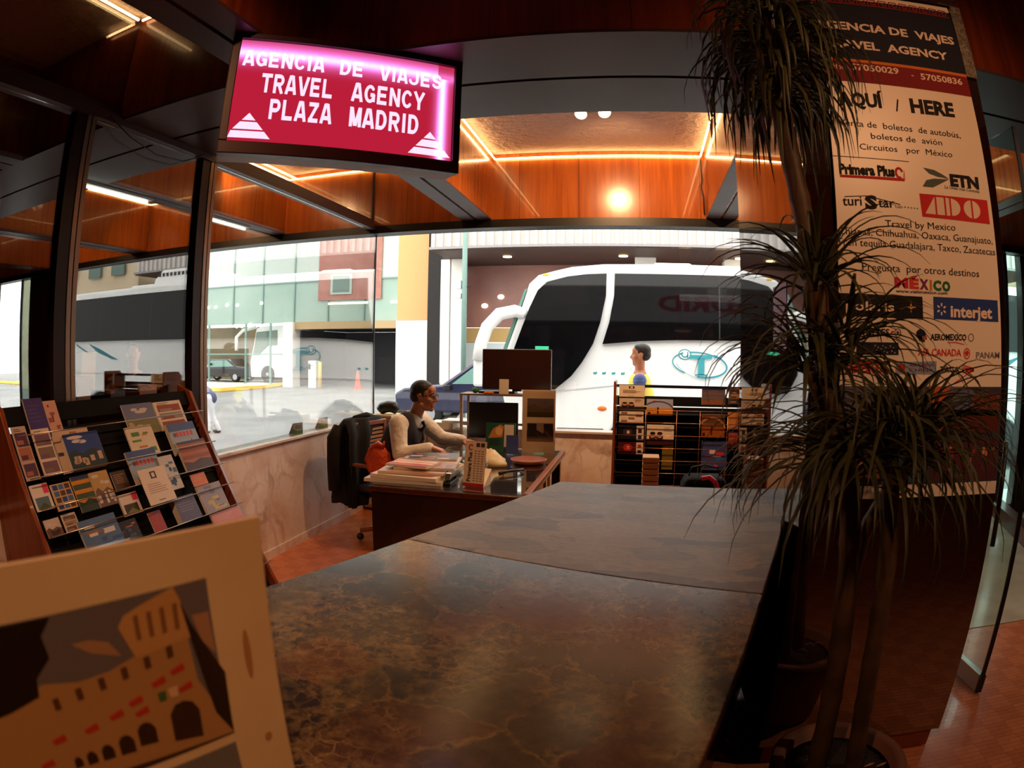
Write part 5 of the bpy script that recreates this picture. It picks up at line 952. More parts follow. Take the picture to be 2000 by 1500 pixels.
def hand(mb, w, d, pn, th, curl=0.5, s=1.0):
    """w wrist, d direction of the fingers, pn palm normal (fingers curl towards it), th side of the thumb"""
    d = Vector(d).normalized(); pn = Vector(pn); pn = (pn-d*pn.dot(d)).normalized(); th_ = Vector(th); sd = (th_-d*th_.dot(d)-pn*th_.dot(pn)).normalized(); w = Vector(w)
    for o in (-0.030, -0.010, 0.010, 0.030): mb.caps(w+d*0.012+sd*o*0.55*s, w+d*0.088*s+sd*o*s, 0.017*s, 0.0115*s)
    for o, L_, ex in ((0.032, 0.068, 0), (0.011, 0.078, .05), (-0.011, 0.072, .1), (-0.031, 0.056, .18)):
        p = w+d*0.088*s+sd*o*s; a = 0.25+ex; pts = [p]
        for i, fr in enumerate((0.45, 0.32, 0.23)):
            a += curl*(0.55 if i == 0 else 0.8); p = p+(d*cos(a)+pn*sin(a)+sd*o*1.2)*L_*fr*s*1.1; pts.append(p)
        mb.chain(pts, [0.0095*s, 0.0088*s, 0.008*s, 0.007*s])
    p0 = w+d*0.022*s+sd*0.026*s; p1 = p0+(d*0.5+sd*0.75+pn*0.25).normalized()*0.042*s; p2 = p1+(d*0.85+sd*0.35+pn*0.35).normalized()*0.032*s; p3 = p2+(d+pn*0.5).normalized()*0.024*s
    mb.chain([p0, p1, p2, p3], [0.016*s, 0.012*s, 0.0105*s, 0.0085*s])

# the clerk, sitting in profile, reaching over the desk
cl_ = root('person', 'seated man with glasses in a white shirt and grey vest working at the desk', 'person', (-2.02, 4.74, 0))
b = MB(); HC = Vector((-1.685, 4.70, 1.238)); H = head(b, HC, 0.0 - 0.06, 0.06)
NB = Vector((-1.775, 4.72, 1.085)); b.chain([HC+Vector((-0.035, 0, -0.06)), NB+Vector((0.015, 0, 0.02)), NB+Vector((-0.02, 0, -0.05))], [0.056, 0.057, 0.066])
SR, SL = Vector((-1.845, 4.535, 1.025)), Vector((-1.80, 4.915, 1.03)); ER, EL = Vector((-1.80, 4.455, 0.80)), Vector((-1.63, 4.985, 0.865)); WR_, WL_ = Vector((-1.555, 4.49, 0.862)), Vector((-1.42, 4.90, 0.872))
PEL = Vector((-1.99, 4.74, 0.59)); CH = Vector((-1.865, 4.725, 0.90))
b.chain([NB+Vector((-0.02, 0, -0.05)), CH, PEL], [0.07, 0.12, 0.12]); b.chain([NB+Vector((-0.03, 0, -0.05)), SR], [0.06, 0.05]); b.chain([NB+Vector((-0.03, 0, -0.05)), SL], [0.06, 0.05])
b.chain([SR, ER, WR_], [0.048, 0.040, 0.026]); b.chain([SL, EL, WL_], [0.048, 0.040, 0.026])
hand(b, WR_, (0.95, 0.02, -0.22), (-0.1, 0, -1), (0.2, 1, 0.1), 0.55); hand(b, WL_, (0.96, -0.12, -0.15), (-0.1, 0, -1), (0.2, -1, 0.1), 0.4)
KR, KL = Vector((-1.66, 4.62, 0.58)), Vector((-1.66, 4.86, 0.58)); FR, FL = Vector((-1.70, 4.60, 0.10)), Vector((-1.70, 4.88, 0.10))
for hp_, kn, ft in ((PEL+Vector((0.03, -0.10, -0.0)), KR, FR), (PEL+Vector((0.03, 0.10, -0.0)), KL, FL)): b.chain([hp_, kn, ft], [0.085, 0.055, 0.04]); b.caps(ft+Vector((-0.02, 0, -0.05)), ft+Vector((0.16, 0, -0.065)), 0.038, 0.03)
b.build('body', SKIN, cl_, True, voxel=0.0055, smth=3)
hair_mesh(H).build('hair', HAIRM, cl_, True, voxel=0.006, smth=3)
m = MB()
m.chain([NB+Vector((-0.03, 0, -0.075)), CH, PEL+Vector((0, 0, 0.0))], [0.085, 0.145, 0.15]); m.chain([CH+Vector((-.02, -0.07, 0.04)), PEL+Vector((0, -0.05, 0))], [0.10, 0.12]); m.chain([CH+Vector((-.02, 0.07, 0.04)), PEL+Vector((0, 0.05, 0))], [0.10, 0.12])
for sh_, el, wr_ in ((SR, ER, WR_), (SL, EL, WL_)):
    m.chain([NB+Vector((-0.04, 0, -0.055)), sh_, el, el+(wr_-el)*0.93], [0.068, 0.076, 0.060, 0.045])
m.build('shirt', SHIRT, cl_, True, voxel=0.009, smth=4)
m = MB(); cdir = Vector((0.25, 0, 0.97)).normalized()   # stand-up collar with two points
R_ = Vector((0, 1, 0)).cross(cdir).normalized(); cc = NB+Vector((-0.002, 0, -0.012)); n = 26; vs = []
for hgt, rx, ry in ((-0.045, 0.082, 0.092), (0.030, 0.070, 0.072), (0.030, 0.063, 0.065), (-0.04, 0.074, 0.082)):
    for j in range(n):
        t = 2*pi*j/n; dip = -0.035*max(0, cos(t))**3; vs.append(cc+R_*(-1)*(cos(t)*rx*-1)+Vector((0, 1, 0))*sin(t)*ry+cdir*(hgt+dip))
m.add(vs, [(i*n+j, i*n+(j+1) % n, (i+1)*n+(j+1) % n, (i+1)*n+j) for i in range(3) for j in range(n)]); m.build('collar', SHIRT, cl_, True)
m = MB()
m.chain([CH+Vector((-0.012, -0.045, 0.035)), PEL+Vector((0, -0.035, 0.03))], [0.140, 0.152]); m.chain([CH+Vector((-0.012, 0.045, 0.035)), PEL+Vector((0, 0.035, 0.03))], [0.140, 0.152])
m.chain([CH+Vector((0.03, 0, 0.01)), PEL+Vector((0.03, 0, 0.05))], [0.132, 0.14])
for s_ in (-1, 1): m.chain([NB+Vector((-0.09, s_*0.075, -0.055)), NB+Vector((-0.03, s_*0.105, -0.025)), CH+Vector((0.075, s_*0.095, 0.075)), CH+Vector((0.10, s_*0.05, -0.03))], [0.062, 0.062, 0.066, 0.05])
m.build('vest', VEST, cl_, True, voxel=0.009, smth=5)
m = MB().tube([NB+Vector((0.068, 0, -0.05)), NB+Vector((0.085, 0, -0.09)), CH+Vector((0.14, 0, 0.05)), CH+Vector((0.155, 0, -0.02))], [0.016, 0.013, 0.021, 0.02], 8); m.build('tie', mat('dark_tie', (44, 30, 36), 0.6), cl_, True)
m = MB()
for hp_, kn, ft in ((PEL+Vector((0.03, -0.10, 0)), KR, FR), (PEL+Vector((0.03, 0.10, 0)), KL, FL)): m.chain([PEL+Vector((0, 0, -0.01)), hp_, kn, ft+Vector((0, 0, 0.02))], [0.125, 0.10, 0.072, 0.058])
m.build('trousers', TROU, cl_, True, voxel=0.012)
for ft in (FR, FL): MB().ball(ft+Vector((0.06, 0, -0.05)), (0.14, 0.05, 0.048)).build('shoe', SHOE, cl_, True)
m = MB()
for s_ in (-1, 1):
    c0 = Vector((0.098, s_*0.033, 0.006)); m.tube([H @ (c0+Vector((-0.006*abs(sin(t))*0, cos(t)*0.024, sin(t)*0.018))) for t in [2*pi*i/18 for i in range(19)]], 0.0022, 6)
    m.tube([H @ Vector((0.096, s_*0.057, 0.010)), H @ Vector((0.05, s_*0.078, 0.012)), H @ Vector((-0.005, s_*0.084, 0.010))], 0.0024, 6)
m.tube([H @ Vector((0.099, -0.010, 0.008)), H @ Vector((0.104, 0, 0.012)), H @ Vector((0.099, 0.010, 0.008))], 0.0022, 6)
gls = m.build('glasses', mat('frame_metal', (50, 40, 38), 0.3, 0.5), cl_, True)
for s_ in (-1, 1):
    MB().ball(H @ Vector((0.078, s_*0.031, 0.004)), (0.013, 0.014, 0.008), 12, 8).build('eye', mat('eye_white', (190, 170, 160), 0.3), cl_, True)
    MB().ball(H @ Vector((0.0895, s_*0.031, 0.004)), (0.004, 0.006, 0.006), 10, 6).build('iris', mat('iris_dark', (20, 12, 10), 0.2), cl_, True)
    MB().tube([H @ Vector((0.092, s_*0.014, 0.030)), H @ Vector((0.090, s_*0.034, 0.036)), H @ Vector((0.078, s_*0.052, 0.028))], [0.003, 0.0045, 0.0025], 6).build('eyebrow', HAIRM, cl_, True)
MB().tube([H @ Vector((0.083, -0.022, -0.066)), H @ Vector((0.091, 0, -0.0655)), H @ Vector((0.083, 0.022, -0.066))], [0.002, 0.0042, 0.002], 6).build('teeth', mat('teeth', (226, 214, 200), 0.4), cl_, True)

def walker(label, base, hipz, neck, headc, yaw, hands_, feet, top, bottom, hairc=HAIRM, vest=None, top_name='shirt', pitch=0.0):
    P = root('person', label, 'person', base); f = Vector((cos(yaw), sin(yaw), 0)); s_ = Vector((-sin(yaw), cos(yaw), 0)); hip = Vector((base[0], base[1], hipz)); neck = Vector(neck); headc = Vector(headc)
    b = MB(); Hh = head(b, headc, yaw, pitch); b.chain([headc+(neck-headc)*0.35, neck], [0.055, 0.06]); b.chain([neck, hip+(neck-hip)*0.55, hip], [0.08, 0.13, 0.13])
    sh = [neck+s_*q-Vector((0, 0, 0.05)) for q in (-0.19, 0.19)]; el = []
    for q, wr in zip(sh, hands_):
        wr = Vector(wr); e = (q+wr)*0.5-f*0.05+Vector((0, 0, -0.04)); el.append(e); b.chain([neck, q, e, wr], [0.06, 0.05, 0.042, 0.03]); d = (wr-e).normalized(); hand(b, wr, d, f*-0.3+Vector((0, 0, -0.2))+s_*0.5, f, 0.4)
    kn = []
    for q, ft in zip((-0.09, 0.09), feet):
        ft = Vector(ft); h0 = hip+s_*q; k_ = (h0+ft)*0.5+f*0.05; kn.append(k_); b.chain([h0, k_, ft+Vector((0, 0, 0.09))], [0.095, 0.06, 0.045])
    b.build('body', SKIN, P, True, voxel=0.011); hair_mesh(Hh, 1, True).build('hair', hairc, P, True, voxel=0.01)
    t = MB().chain([neck-Vector((0, 0, 0.09)), hip+(neck-hip)*0.5, hip], [0.11, 0.155, 0.155])
    for q, e, wr in zip(sh, el, hands_): t.chain([neck-Vector((0, 0, 0.06)), q, e, e+(Vector(wr)-e)*0.85], [0.085, 0.07, 0.06, 0.046])
    t.build(top_name, top, P, True, voxel=0.014)
    if vest:
        MB().chain([neck-Vector((0, 0, 0.085)), hip+(neck-hip)*0.5, hip+(neck-hip)*0.25], [0.13, 0.178, 0.172]).build('vest', vest, P, True, voxel=0.016)
    t = MB()
    for q, k_, ft in zip((-0.09, 0.09), kn, feet): t.chain([hip+s_*q*0.4, hip+s_*q, k_, Vector(ft)+Vector((0, 0, 0.10))], [0.13, 0.11, 0.08, 0.062])
    t.build('trousers', bottom, P, True, voxel=0.014)
    for ft in feet: MB().ball(Vector(ft)+f*0.07+Vector((0, 0, 0.045)), (0.13, 0.10, 0.045) if abs(f.x) < 0.5 else (0.14, 0.055, 0.045)).build('shoe', SHOE, P, True)
    return P
struct(box('sidewalk', -2.6, 6, 6.06, 7.7, -0.4, -0.12, mat('pale_pavement', (205, 205, 200), 0.8)))
walker('person in a yellow safety vest walking past between the back window and the coach', (0.02, 7.0, -0.12), 0.80, (0.0, 7.0, 1.36), (0.0, 7.0, 1.585), pi, [(0.05, 6.78, 0.80), (-0.12, 7.22, 0.82)], [(0.16, 6.92, -0.12), (-0.14, 7.08, -0.12)], mat('blue_work_shirt', (70, 90, 160), 0.8), mat('navy_trousers', (40, 44, 70), 0.85), vest=mat('hi_vis_yellow', (232, 220, 90), 0.6))
walker('person in white trousers bending over on the street beside the window post', (-9.9, 12.0, -0.4), 0.46, (-10.28, 12.0, 0.72), (-10.42, 12.0, 0.60), pi, [(-10.35, 11.8, 0.25), (-10.30, 12.2, 0.22)], [(-9.95, 11.9, -0.4), (-9.78, 12.12, -0.4)], mat('slate_shirt', (86, 92, 124), 0.8), mat('white_trousers', (236, 236, 240), 0.8), pitch=0.7)
walker('dark haired person standing in the dim entrance hall beyond the left glass', (-5.25, 4.9, 0.0), 0.90, (-5.25, 4.9, 1.36), (-5.21, 4.88, 1.58), -0.9, [(-5.35, 4.7, 0.86), (-5.02, 5.02, 0.86)], [(-5.32, 4.8, 0.0), (-5.18, 5.0, 0.0)], mat('dark_jacket_cloth', (40, 30, 32), 0.8), TROU)
# solid shapes added beyond the glass in place of its reflections
hd = root('reflection_desk', 'brown desk shape added beyond the left glass for a reflection', 'desk', (-5.0, 4.0, 0))
MB().box(-5.75, -4.1, 4.15, 4.55, 0.02, 1.08).build('body', mat('desk_shape_wood', (92, 52, 30), 0.4), hd, bevel=0.006); MB().box(-5.8, -4.05, 4.08, 4.6, 1.081, 1.12).build('top', mat('desk_shape_top', (190, 150, 120), 0.3), hd, bevel=0.004)
for x0, x1, h_, c, lab in ((-5.7, -5.45, 0.22, (190, 130, 80), 'tan carton on the left end of the added desk shape'), (-4.62, -4.4, 0.16, (150, 90, 60), 'brown carton near the right end of the added desk shape'), (-5.2, -4.85, 0.10, (60, 44, 40), 'flat dark carton in the middle of the added desk shape')):
    o = box('cuboid', x0, x1, 4.2, 4.45, 1.1215, 1.1215+h_, mat('cuboid_%d' % c[0], c, 0.7)); tag(o, lab, 'box', 'cuboids added for reflections in the left glass')
bn = root('reflection_shape', 'tall tapered tan shape added beyond the left glass for a reflection', 'bin', (-6.34, 5.0, 0)); MB().prism([(-6.50, 0.86), (-6.52, 1.58), (-6.17, 1.58), (-6.24, 0.86)], 4.85, 5.1, 'Y').build('body', mat('shape_tan', (206, 160, 96), 0.6), bn, bevel=0.01); MB().box(-6.53, -6.16, 4.84, 5.11, 1.581, 1.60).build('rim', mat('shape_rim', (226, 190, 120), 0.6), bn); MB().box(-6.6, -6.1, 4.75, 5.2, 0.0, 0.859).build('stand', DARKW, bn)

# ---------------------------------------------------------------- potted plant
LEAF = mat('palm_leaf', (50, 54, 26), 0.45, vary=(5, (78, 76, 36))); BARK = mat('cane_stem', (96, 68, 40), 0.55, vary=(9, (66, 46, 28)))
pl = root('potted_plant', 'tall many headed plant with cane stems and drooping strap leaves in a clay pot', 'plant', (0.745, 1.60, 0))
po = MB().lathe([(0.15, 0.0), (0.17, 0.02), (0.215, 0.29), (0.235, 0.29), (0.238, 0.352), (0.228, 0.358), (0.195, 0.352), (0.19, 0.31)], (0.745, 1.60, 0), 40).build('pot', mat('terracotta', (128, 80, 56), 0.75), pl, True)
sl_ = MB(); sl_.lathe([(0.192, 0.312), (0.10, 0.322), (0.01, 0.325)], (0.745, 1.60, 0), 28); sl_.build('soil', mat('soil', (44, 30, 24), 0.9, bump=(30, 1, 0.03)), pl, True)
r = random.Random(2)
for i in range(9):
    a_ = r.uniform(0, 6.28); q = r.uniform(0.05, 0.16); MB().tube([(0.745+q*cos(a_)-0.02, 1.6+q*sin(a_), 0.332), (0.745+q*cos(a_), 1.6+q*sin(a_), 0.338), (0.745+q*cos(a_)+0.02, 1.6+q*sin(a_)+0.015, 0.331)], [0.002, 0.005, 0.002], 5).build('dry_leaf', mat('dry_leaf', (196, 140, 90), 0.7), pl)
def trunk(pts, r0, r1):
    path = []; rad = []
    P_ = [Vector(p) for p in pts]; N = 14*(len(P_)-1)
    for i in range(N+1):
        t = i/N*(len(P_)-1); k = min(int(t), len(P_)-2); u = t-k; a_, b_, c_, d_ = P_[max(k-1, 0)], P_[k], P_[k+1], P_[min(k+2, len(P_)-1)]
        path.append(0.5*((2*b_)+(c_-a_)*u+(2*a_-5*b_+4*c_-d_)*u*u+(3*b_-a_-3*c_+d_)*u**3)); rad.append((r0+(r1-r0)*i/N)*(1.10 if i % 5 == 0 else 1.0))
    return MB().tube(path, rad, 12)
trunk([(0.665, 1.60, 0.31), (0.64, 1.60, 0.75), (0.60, 1.60, 1.19), (0.51, 1.60, 1.52), (0.447, 1.60, 1.93), (0.407, 1.60, 2.25), (0.395, 1.60, 2.75)], 0.034, 0.026).build('stem', BARK, pl, True)
trunk([(0.79, 1.57, 0.31), (0.75, 1.58, 0.70), (0.728, 1.58, 1.12), (0.69, 1.57, 1.36)], 0.031, 0.025).build('stem', BARK, pl, True)
trunk([(0.70, 1.70, 0.31), (0.675, 1.70, 0.75), (0.69, 1.69, 1.1), (0.80, 1.63, 1.34)], 0.026, 0.022).build('stem', BARK, pl, True)
trunk([(0.53, 1.60, 1.44), (0.48, 1.58, 1.50), (0.445, 1.57, 1.56)], 0.018, 0.016).build('branch', BARK, pl, True)
def rosette(c, n, L0, L1, elev, droop, seed, w=0.0098, az=None, early=0.35):
    n = int(n*1.6)
    r = random.Random(seed); m = MB(); c = Vector(c)
    for i in range(n):
        a_ = r.uniform(*az) if az else 2*pi*i/n*5.13+r.uniform(-.3, .3); e = r.uniform(*elev); dr = r.uniform(*droop); L_ = r.uniform(L0, L1); S = 9; p = c+Vector((cos(a_), sin(a_), 0))*0.02+Vector((0, 0, r.uniform(-0.05, 0.06))); vs = []; tw = r.uniform(-.4, .4); a2 = a_
        for k in range(S+1):
            t = k/S; d = Vector((cos(a2)*cos(e), sin(a2)*cos(e), sin(e))); sd = Vector((-sin(a2), cos(a2), 0)); up = sd.cross(d)*-1; wd = w*(0.55+0.9*t if t < 0.35 else max(0.02, (1-t)**0.75*1.18)); vs += [p-sd*wd+up*wd*0.35, p, p+sd*wd+up*wd*0.35]
            p = p+d*L_/S; e -= dr/S*(early+2*(1-early)*t) if e > -1.45 else 0; a2 += tw/S
            if p.y > 2.00: p.y = 2.00
        m.add(vs, [(3*k+j, 3*k+j+1, 3*k+j+4, 3*k+j+3) for k in range(S) for j in (0, 1)])
    o = m.build('leaf_rosette', LEAF, pl, True); q = o.modifiers.new('thick', 'SOLIDIFY'); q.thickness = 0.0008; return o
rosette((0.40, 1.60, 2.62), 46, 0.22, 0.36, (0.0, 0.9), (2.2, 3.4), 11, early=1.0); rosette((0.41, 1.60, 2.46), 76, 0.28, 0.46, (0.0, 0.9), (2.4, 3.4), 12, early=1.05); rosette((0.42, 1.60, 2.34), 30, 0.22, 0.34, (-0.4, 0.5), (1.8, 2.6), 19, early=1.3)
rosette((0.445, 1.575, 1.60), 44, 0.24, 0.40, (-0.1, 1.1), (1.2, 2.8), 13); rosette((0.47, 1.59, 1.80), 38, 0.20, 0.36, (0.0, 1.2), (1.0, 2.6), 14); rosette((0.54, 1.56, 1.62), 30, 0.22, 0.36, (0.1, 1.2), (1.2, 2.6), 15)
rosette((0.685, 1.57, 1.39), 74, 0.34, 0.58, (-0.1, 1.0), (1.8, 3.1), 16, 0.0095); rosette((0.81, 1.62, 1.36), 46, 0.28, 0.46, (0.2, 1.3), (1.0, 2.6), 17)
rosette((0.56, 1.55, 1.33), 34, 0.34, 0.50, (0.0, 0.7), (1.8, 2.9), 18, 0.0095, az=(2.6, 5.6))

# ---------------------------------------------------------------- banner on the column
bnr = root('banner', 'tall printed travel agency banner hung on the granite column behind the plant', 'banner', (1.02, 2.02, 1.13))
BO = [(0.700, 2.99), (1.335, 3.035), (1.345, 2.60), (1.375, 1.52), (1.392, 1.135), (0.665, 1.13), (0.668, 1.50), (0.690, 2.58)]
MB().prism(BO, 2.019, 2.024, 'Y').build('sheet', mat('banner_vinyl', (236, 222, 206), 0.35), bnr)
MB().cyl((0.68, 2.026, 3.012), (1.35, 2.026, 3.045), 0.009).build('top_rod', BLACK, bnr, True)
a = Art(); NV = (24, 26, 44); MRN = (128, 26, 34); BKT = (26, 22, 26); WHT = (236, 214, 196); ORGC = (214, 120, 46); RED = (200, 40, 44)
a.poly([(0.700, 2.965), (1.338, 3.01), (1.343, 2.72), (0.695, 2.69)], NV, 0); a.poly([(0.695, 2.69), (1.343, 2.72), (1.343, 2.708), (0.694, 2.678)], ORGC, 1); a.poly([(0.694, 2.678), (1.343, 2.708), (1.345, 2.622), (0.690, 2.592)], MRN, 0)
def tx(t, x0, x1, z0, z1, h, c=BKT, bold=0, lay=3):
    a.text(t, x0, x1, z0, h, c, bold, 0, lay); P_, f_, cc, l = a.p[-1]; a.p[-1] = ([(x, y+(x-x0)/(x1-x0)*(z1-z0)) for x, y in P_], f_, cc, l)
for i in range(13):   # stepped fret border
    x = 0.70+i*0.0485; z_ = 2.945+i*0.0030; a.line([(x, z_), (x, z_+0.03), (x+0.034, z_+0.031), (x+0.034, z_+0.010), (x+0.014, z_+0.009), (x+0.014, z_+0.019), (x+0.024, z_+0.02)], 0.0045, (150, 36, 30), 2); a.line([(x, z_), (x+0.0485, z_+0.003)], 0.004, (150, 36, 30), 2)
tx('AGENCIA DE  VIAJES', 0.652+0.035, 1.320, 2.820, 2.852, 0.034, WHT, 1.6); tx('TRAVEL  AGENCY', 0.705, 1.267, 2.738, 2.769, 0.034, WHT, 1.6)
tx('Teléfono:', 0.695, 0.803, 2.641, 2.647, 0.022, WHT); tx('57050029', 0.808, 1.013, 2.649, 2.660, 0.026, WHT, 1.2); a.rect(1.068, 2.662, 1.078, 2.666, WHT, 3); tx('57050836', 1.110, 1.312, 2.655, 2.668, 0.026, WHT, 1.2)
tx('AQUÍ', 0.734, 0.918, 2.495, 2.507, 0.052, BKT, 2.2); a.line([(0.972, 2.500), (0.985, 2.55)], 0.006, BKT, 3); tx('HERE', 1.036, 1.240, 2.506, 2.520, 0.055, BKT, 2.2)
tx('Venta de  boletos  de autobús,', 0.723, 1.250, 2.415, 2.433, 0.024); tx('boletos de  avión', 0.846, 1.155, 2.376, 2.390, 0.023); tx('Circuitos   por  México', 0.794, 1.195, 2.330, 2.349, 0.023)
a.line([(0.685, 2.295), (0.992, 2.306)], 0.0025, BKT, 2)
tx('Primera Plus', 0.703, 0.926, 2.232, 2.243, 0.036, BKT, 2.6); a.poly([(0.706, 2.219), (0.965, 2.229), (0.962, 2.240), (0.706, 2.228)], RED, 2); a.ring(0.945, 2.258, 0.014, 0.018, 0.009, RED, 0.3, 5.2, 14, 3)
for i in range(6): a.rect(0.958+0.002*i, 2.235+i*0.008, 0.968, 2.239+i*0.008, RED, 3)
GRY = (84, 96, 92)
a.poly([(1.052, 2.291), (1.10, 2.288), (1.135, 2.276), (1.165, 2.262), (1.11, 2.264), (1.075, 2.272)], GRY, 2); a.poly([(1.040, 2.219), (1.085, 2.220), (1.115, 2.235), (1.165, 2.260), (1.095, 2.255), (1.06, 2.245)], GRY, 2)
tx('ETN', 1.168, 1.306, 2.238, 2.243, 0.042, BKT, 3); tx('La Línea más Cómoda', 1.14, 1.305, 2.224, 2.226, 0.012)
tx('turi', 0.705, 0.780, 2.118, 2.124, 0.034, BKT, .6); tx('S', 0.792, 0.842, 2.116, 2.118, 0.044, BKT, 3); tx('tar', 0.845, 0.912, 2.124, 2.128, 0.034, BKT, .6); a.line([(0.715, 2.150), (0.80, 2.160), (0.935, 2.142)], 0.003, BKT, 2); tx('Lujo', 0.915, 0.945, 2.128, 2.129, 0.011, GRY)
for i in range(5): a.ell(0.955+i*0.013, 2.134, 0.003, 0.003, GRY, 6, 2)
a.poly([(1.022, 2.191), (1.338, 2.203), (1.340, 2.112), (1.026, 2.107)], RED, 2)
for p in ([(1.040, 2.120), (1.086, 2.186), (1.086, 2.121)], [(1.094, 2.121), (1.094, 2.186), (1.128, 2.187), (1.128, 2.122)], [(1.136, 2.122), (1.136, 2.188), (1.152, 2.188), (1.152, 2.123)]): a.poly(p, WHT, 3)
a.ell(1.160, 2.156, 0.042, 0.032, WHT, 14, 3, -pi/2, pi/2); a.ell(1.258, 2.158, 0.040, 0.034, WHT, 22, 3); a.line([(1.258, 2.122), (1.258, 2.194)], 0.008, RED, 4); a.line([(1.132, 2.12), (1.132, 2.19)], 0.006, RED, 4)
tx('Travel by Mexico', 0.867, 1.170, 2.056, 2.070, 0.025); tx('Chiapas, Chihuahua, Oaxaca, Guanajuato,', 0.682, 1.345, 2.017, 2.038, 0.025); tx('Tren tequila Guadalajara, Taxco, Zacatecas', 0.674, 1.354, 1.979, 1.998, 0.025); tx('Pregunta  por otros destinos', 0.766, 1.268, 1.899, 1.911, 0.026)
for t, x0, x1, c in (('M', .892, .948, (196, 36, 60)), ('É', .953, .993, (206, 60, 50)), ('X', .996, 1.034, (120, 40, 90)), ('I', 1.040, 1.049, (200, 120, 40)), ('C', 1.054, 1.09, (40, 110, 70)), ('O', 1.094, 1.130, (30, 100, 60))): tx(t, x0, x1, 1.851, 1.851, 0.032, c, 3)
tx('www.visitmexico.com', 0.896, 1.116, 1.832, 1.838, 0.011, BKT, .8)
a.poly([(0.670, 1.818), (1.006, 1.824), (1.008, 1.747), (0.670, 1.742)], (18, 16, 26), 2); tx('polaris', 0.70, 0.888, 1.764, 1.767, 0.030, WHT, 1); a.poly([(0.935, 1.785), (0.953, 1.789), (0.957, 1.805), (0.961, 1.789), (0.980, 1.785), (0.961, 1.781), (0.957, 1.765), (0.953, 1.781)], (206, 150, 70), 3)
a.poly([(1.053, 1.827), (1.354, 1.834), (1.356, 1.756), (1.054, 1.750)], (38, 62, 128), 2); tx('interjet', 1.128, 1.325, 1.762, 1.767, 0.040, WHT, 1.6)
for i in range(6): t = i*pi/3+.5; a.line([(1.088+0.010*cos(t), 1.786+0.010*sin(t)), (1.088+0.021*cos(t), 1.786+0.021*sin(t))], 0.006, WHT, 3)
tx('ANGELES', 0.72, 0.868, 1.682, 1.685, 0.022, BKT, 1.2); a.poly([(0.866, 1.684), (0.89, 1.70), (0.878, 1.702)], RED, 3); a.ring(0.902, 1.696, 0.012, 0.014, 0.003, (110, 100, 96), lay=3); a.line([(0.895, 1.696), (0.909, 1.696)], 0.003, BKT, 3); a.line([(0.902, 1.689), (0.902, 1.703)], 0.003, BKT, 3)
a.ell(0.998, 1.695, 0.021, 0.018, NV, 14, 3); a.poly([(0.98, 1.69), (1.012, 1.685), (1.015, 1.668), (0.992, 1.672)], NV, 3); a.poly([(1.002, 1.688), (1.022, 1.690), (1.024, 1.678), (1.006, 1.676)], (150, 90, 70), 4)
tx('AEROMEXICO', 1.038, 1.200, 1.677, 1.683, 0.021, NV, 1.6); a.line([(1.115, 1.671), (1.15, 1.674), (1.19, 1.668)], 0.003, RED, 3); a.ring(1.222, 1.694, 0.012, 0.013, 0.003, (110, 100, 96), lay=3)
a.poly([(0.74, 1.659), (0.905, 1.663), (0.906, 1.621), (0.74, 1.617)], (30, 34, 52), 2)
for i in range(16): a.ell(0.80+0.006*i, 1.628+0.027*((i*7) % 5)/5, 0.0035, 0.003, (150, 140, 150), 6, 3)
tx('AIR CANADA', 0.986, 1.177, 1.622, 1.627, 0.024, RED, 1); a.ring(1.203, 1.637, 0.013, 0.018, 0.004, RED, lay=3); a.poly([(1.203, 1.650), (1.213, 1.640), (1.206, 1.628), (1.200, 1.628), (1.193, 1.640)], RED, 3); tx('PANAM', 1.247, 1.362, 1.622, 1.627, 0.022, (110, 110, 120), .8)
tx('IBERIA', 0.70, 0.874, 1.557, 1.560, 0.034, RED, 2.4); a.poly([(0.894, 1.596), (1.066, 1.606), (1.067, 1.560), (0.895, 1.557)], (130, 150, 180), 2); a.ell(0.917, 1.578, 0.018, 0.014, RED, 12, 3); tx('AIR CHINA', 0.95, 1.055, 1.583, 1.587, 0.012, MRN, .8); tx('CHINA', 0.95, 1.055, 1.566, 1.569, 0.011, MRN, .6)
tx('TACA', 1.082, 1.170, 1.568, 1.570, 0.020, NV, 1.4)
for k in range(4): a.line([(1.180+0.002*k, 1.596-k*0.009), (1.238, 1.586-k*0.003)], 0.004, RED, 3)
a.line([(1.145, 1.530), (1.19, 1.555), (1.238, 1.582)], 0.004, RED, 3)
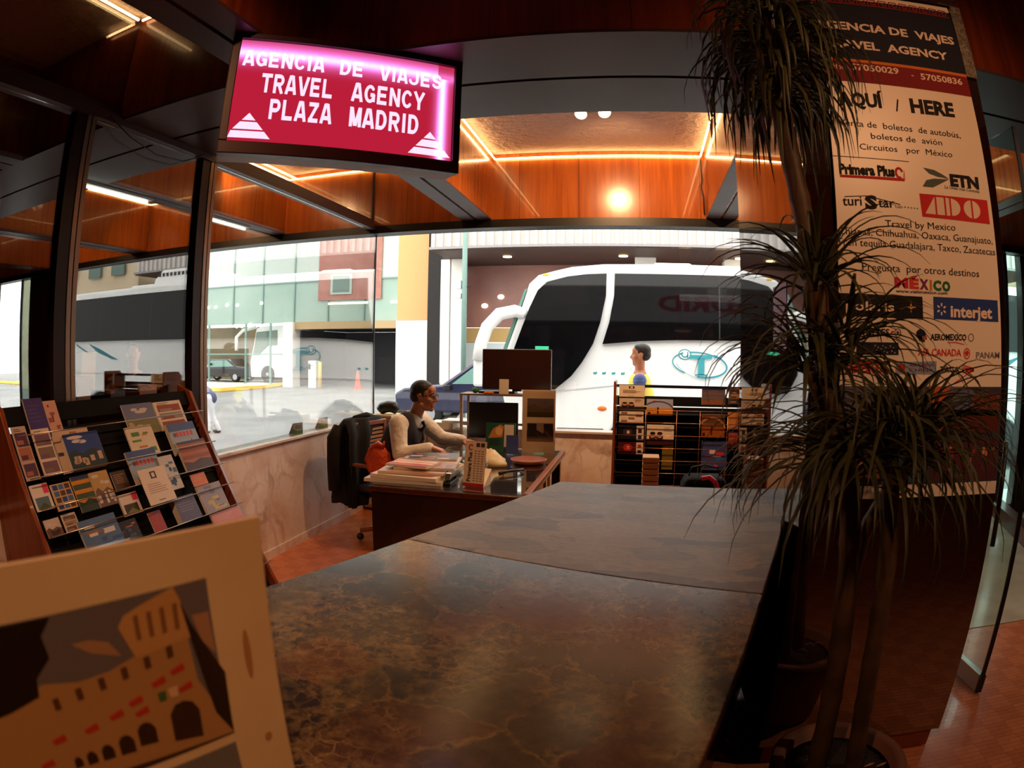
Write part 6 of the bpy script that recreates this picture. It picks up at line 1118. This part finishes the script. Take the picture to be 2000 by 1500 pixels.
# photo collage along the foot of the banner
a.poly([(0.668, 1.512), (1.376, 1.524), (1.391, 1.182), (0.667, 1.176)], (60, 56, 70), 0)
a.poly([(0.70, 1.512), (1.02, 1.518), (1.03, 1.345), (0.69, 1.340)], (96, 96, 118), 1); a.ell(0.90, 1.46, 0.10, 0.05, (44, 34, 28), 16, 2); a.poly([(0.84, 1.345), (1.04, 1.345), (1.05, 1.40), (0.96, 1.43), (0.84, 1.36)], (196, 136, 100), 2)
for i in range(5): a.line([(0.85, 1.352+i*0.012), (1.04, 1.352+i*0.012)], 0.003, (120, 80, 60), 3)
a.poly([(1.04, 1.52), (1.13, 1.52), (1.10, 1.35), (1.04, 1.345)], (186, 90, 50), 2); a.poly([(1.13, 1.52), (1.24, 1.521), (1.24, 1.42), (1.12, 1.42)], (90, 96, 130), 2); a.rect(1.12, 1.36, 1.37, 1.44, (90, 36, 30), 2); a.rect(1.24, 1.42, 1.37, 1.50, (120, 60, 44), 2)
for i in range(6): a.rect(1.05+i*0.012, 1.36, 1.055+i*0.012, 1.50-i*0.01, (120, 46, 30), 3)
a.rect(0.69, 1.19, 0.86, 1.335, (70, 46, 44), 1); a.rect(0.87, 1.19, 1.06, 1.335, (44, 90, 96), 1); a.rect(0.87, 1.28, 1.06, 1.335, (40, 50, 60), 2); a.rect(1.07, 1.19, 1.38, 1.335, (80, 40, 50), 1)
for i in range(14): q = random.Random(i); x = q.uniform(1.08, 1.36); z_ = q.uniform(1.2, 1.30); a.rect(x, z_, x+0.012, z_+q.uniform(.01, .04), [(206, 110, 70), (150, 50, 60), (200, 150, 110), (60, 60, 110)][i % 4], 2)
a.poly([(0.70, 1.20), (0.86, 1.20), (0.84, 1.25), (0.76, 1.27)], (200, 140, 110), 2)
a.build('print', bnr, print_mat('banner_ink', 0.6, 0.15), z=0.0004, dz=0.0003, M=frame((0, 2.019, 0), (1, 0, 0), (0, 0, 1)))
# lilac notice on the side of the column
fn = Vector((-1, -0.0295, 0)).normalized(); uu = Vector((0.0295, -1, 0)).normalized()
nt_ = root('notice', 'lilac paper notice taped on the mirror dark side of the granite column', 'notice', frame(Vector((0.575-0.0295*(2.56-2.045), 2.56, 1.62))+fn*0.001, uu, (0, 0, 1)))
MB().box(0, 0.215, 0, 0.265, 0.0, 0.0012).build('sheet', mat('lilac_paper', (178, 150, 206), 0.6), nt_, local=True)
a = Art(); 
for i in range(14): a.rect(0.03, 0.03+i*0.014, 0.03+0.155*(0.6+0.4*((i*5) % 7)/7), 0.033+i*0.014, (110, 90, 140), 0)
a.rect(0.07, 0.238, 0.15, 0.244, (80, 60, 110), 0); a.build('print', nt_, z=0.0016)
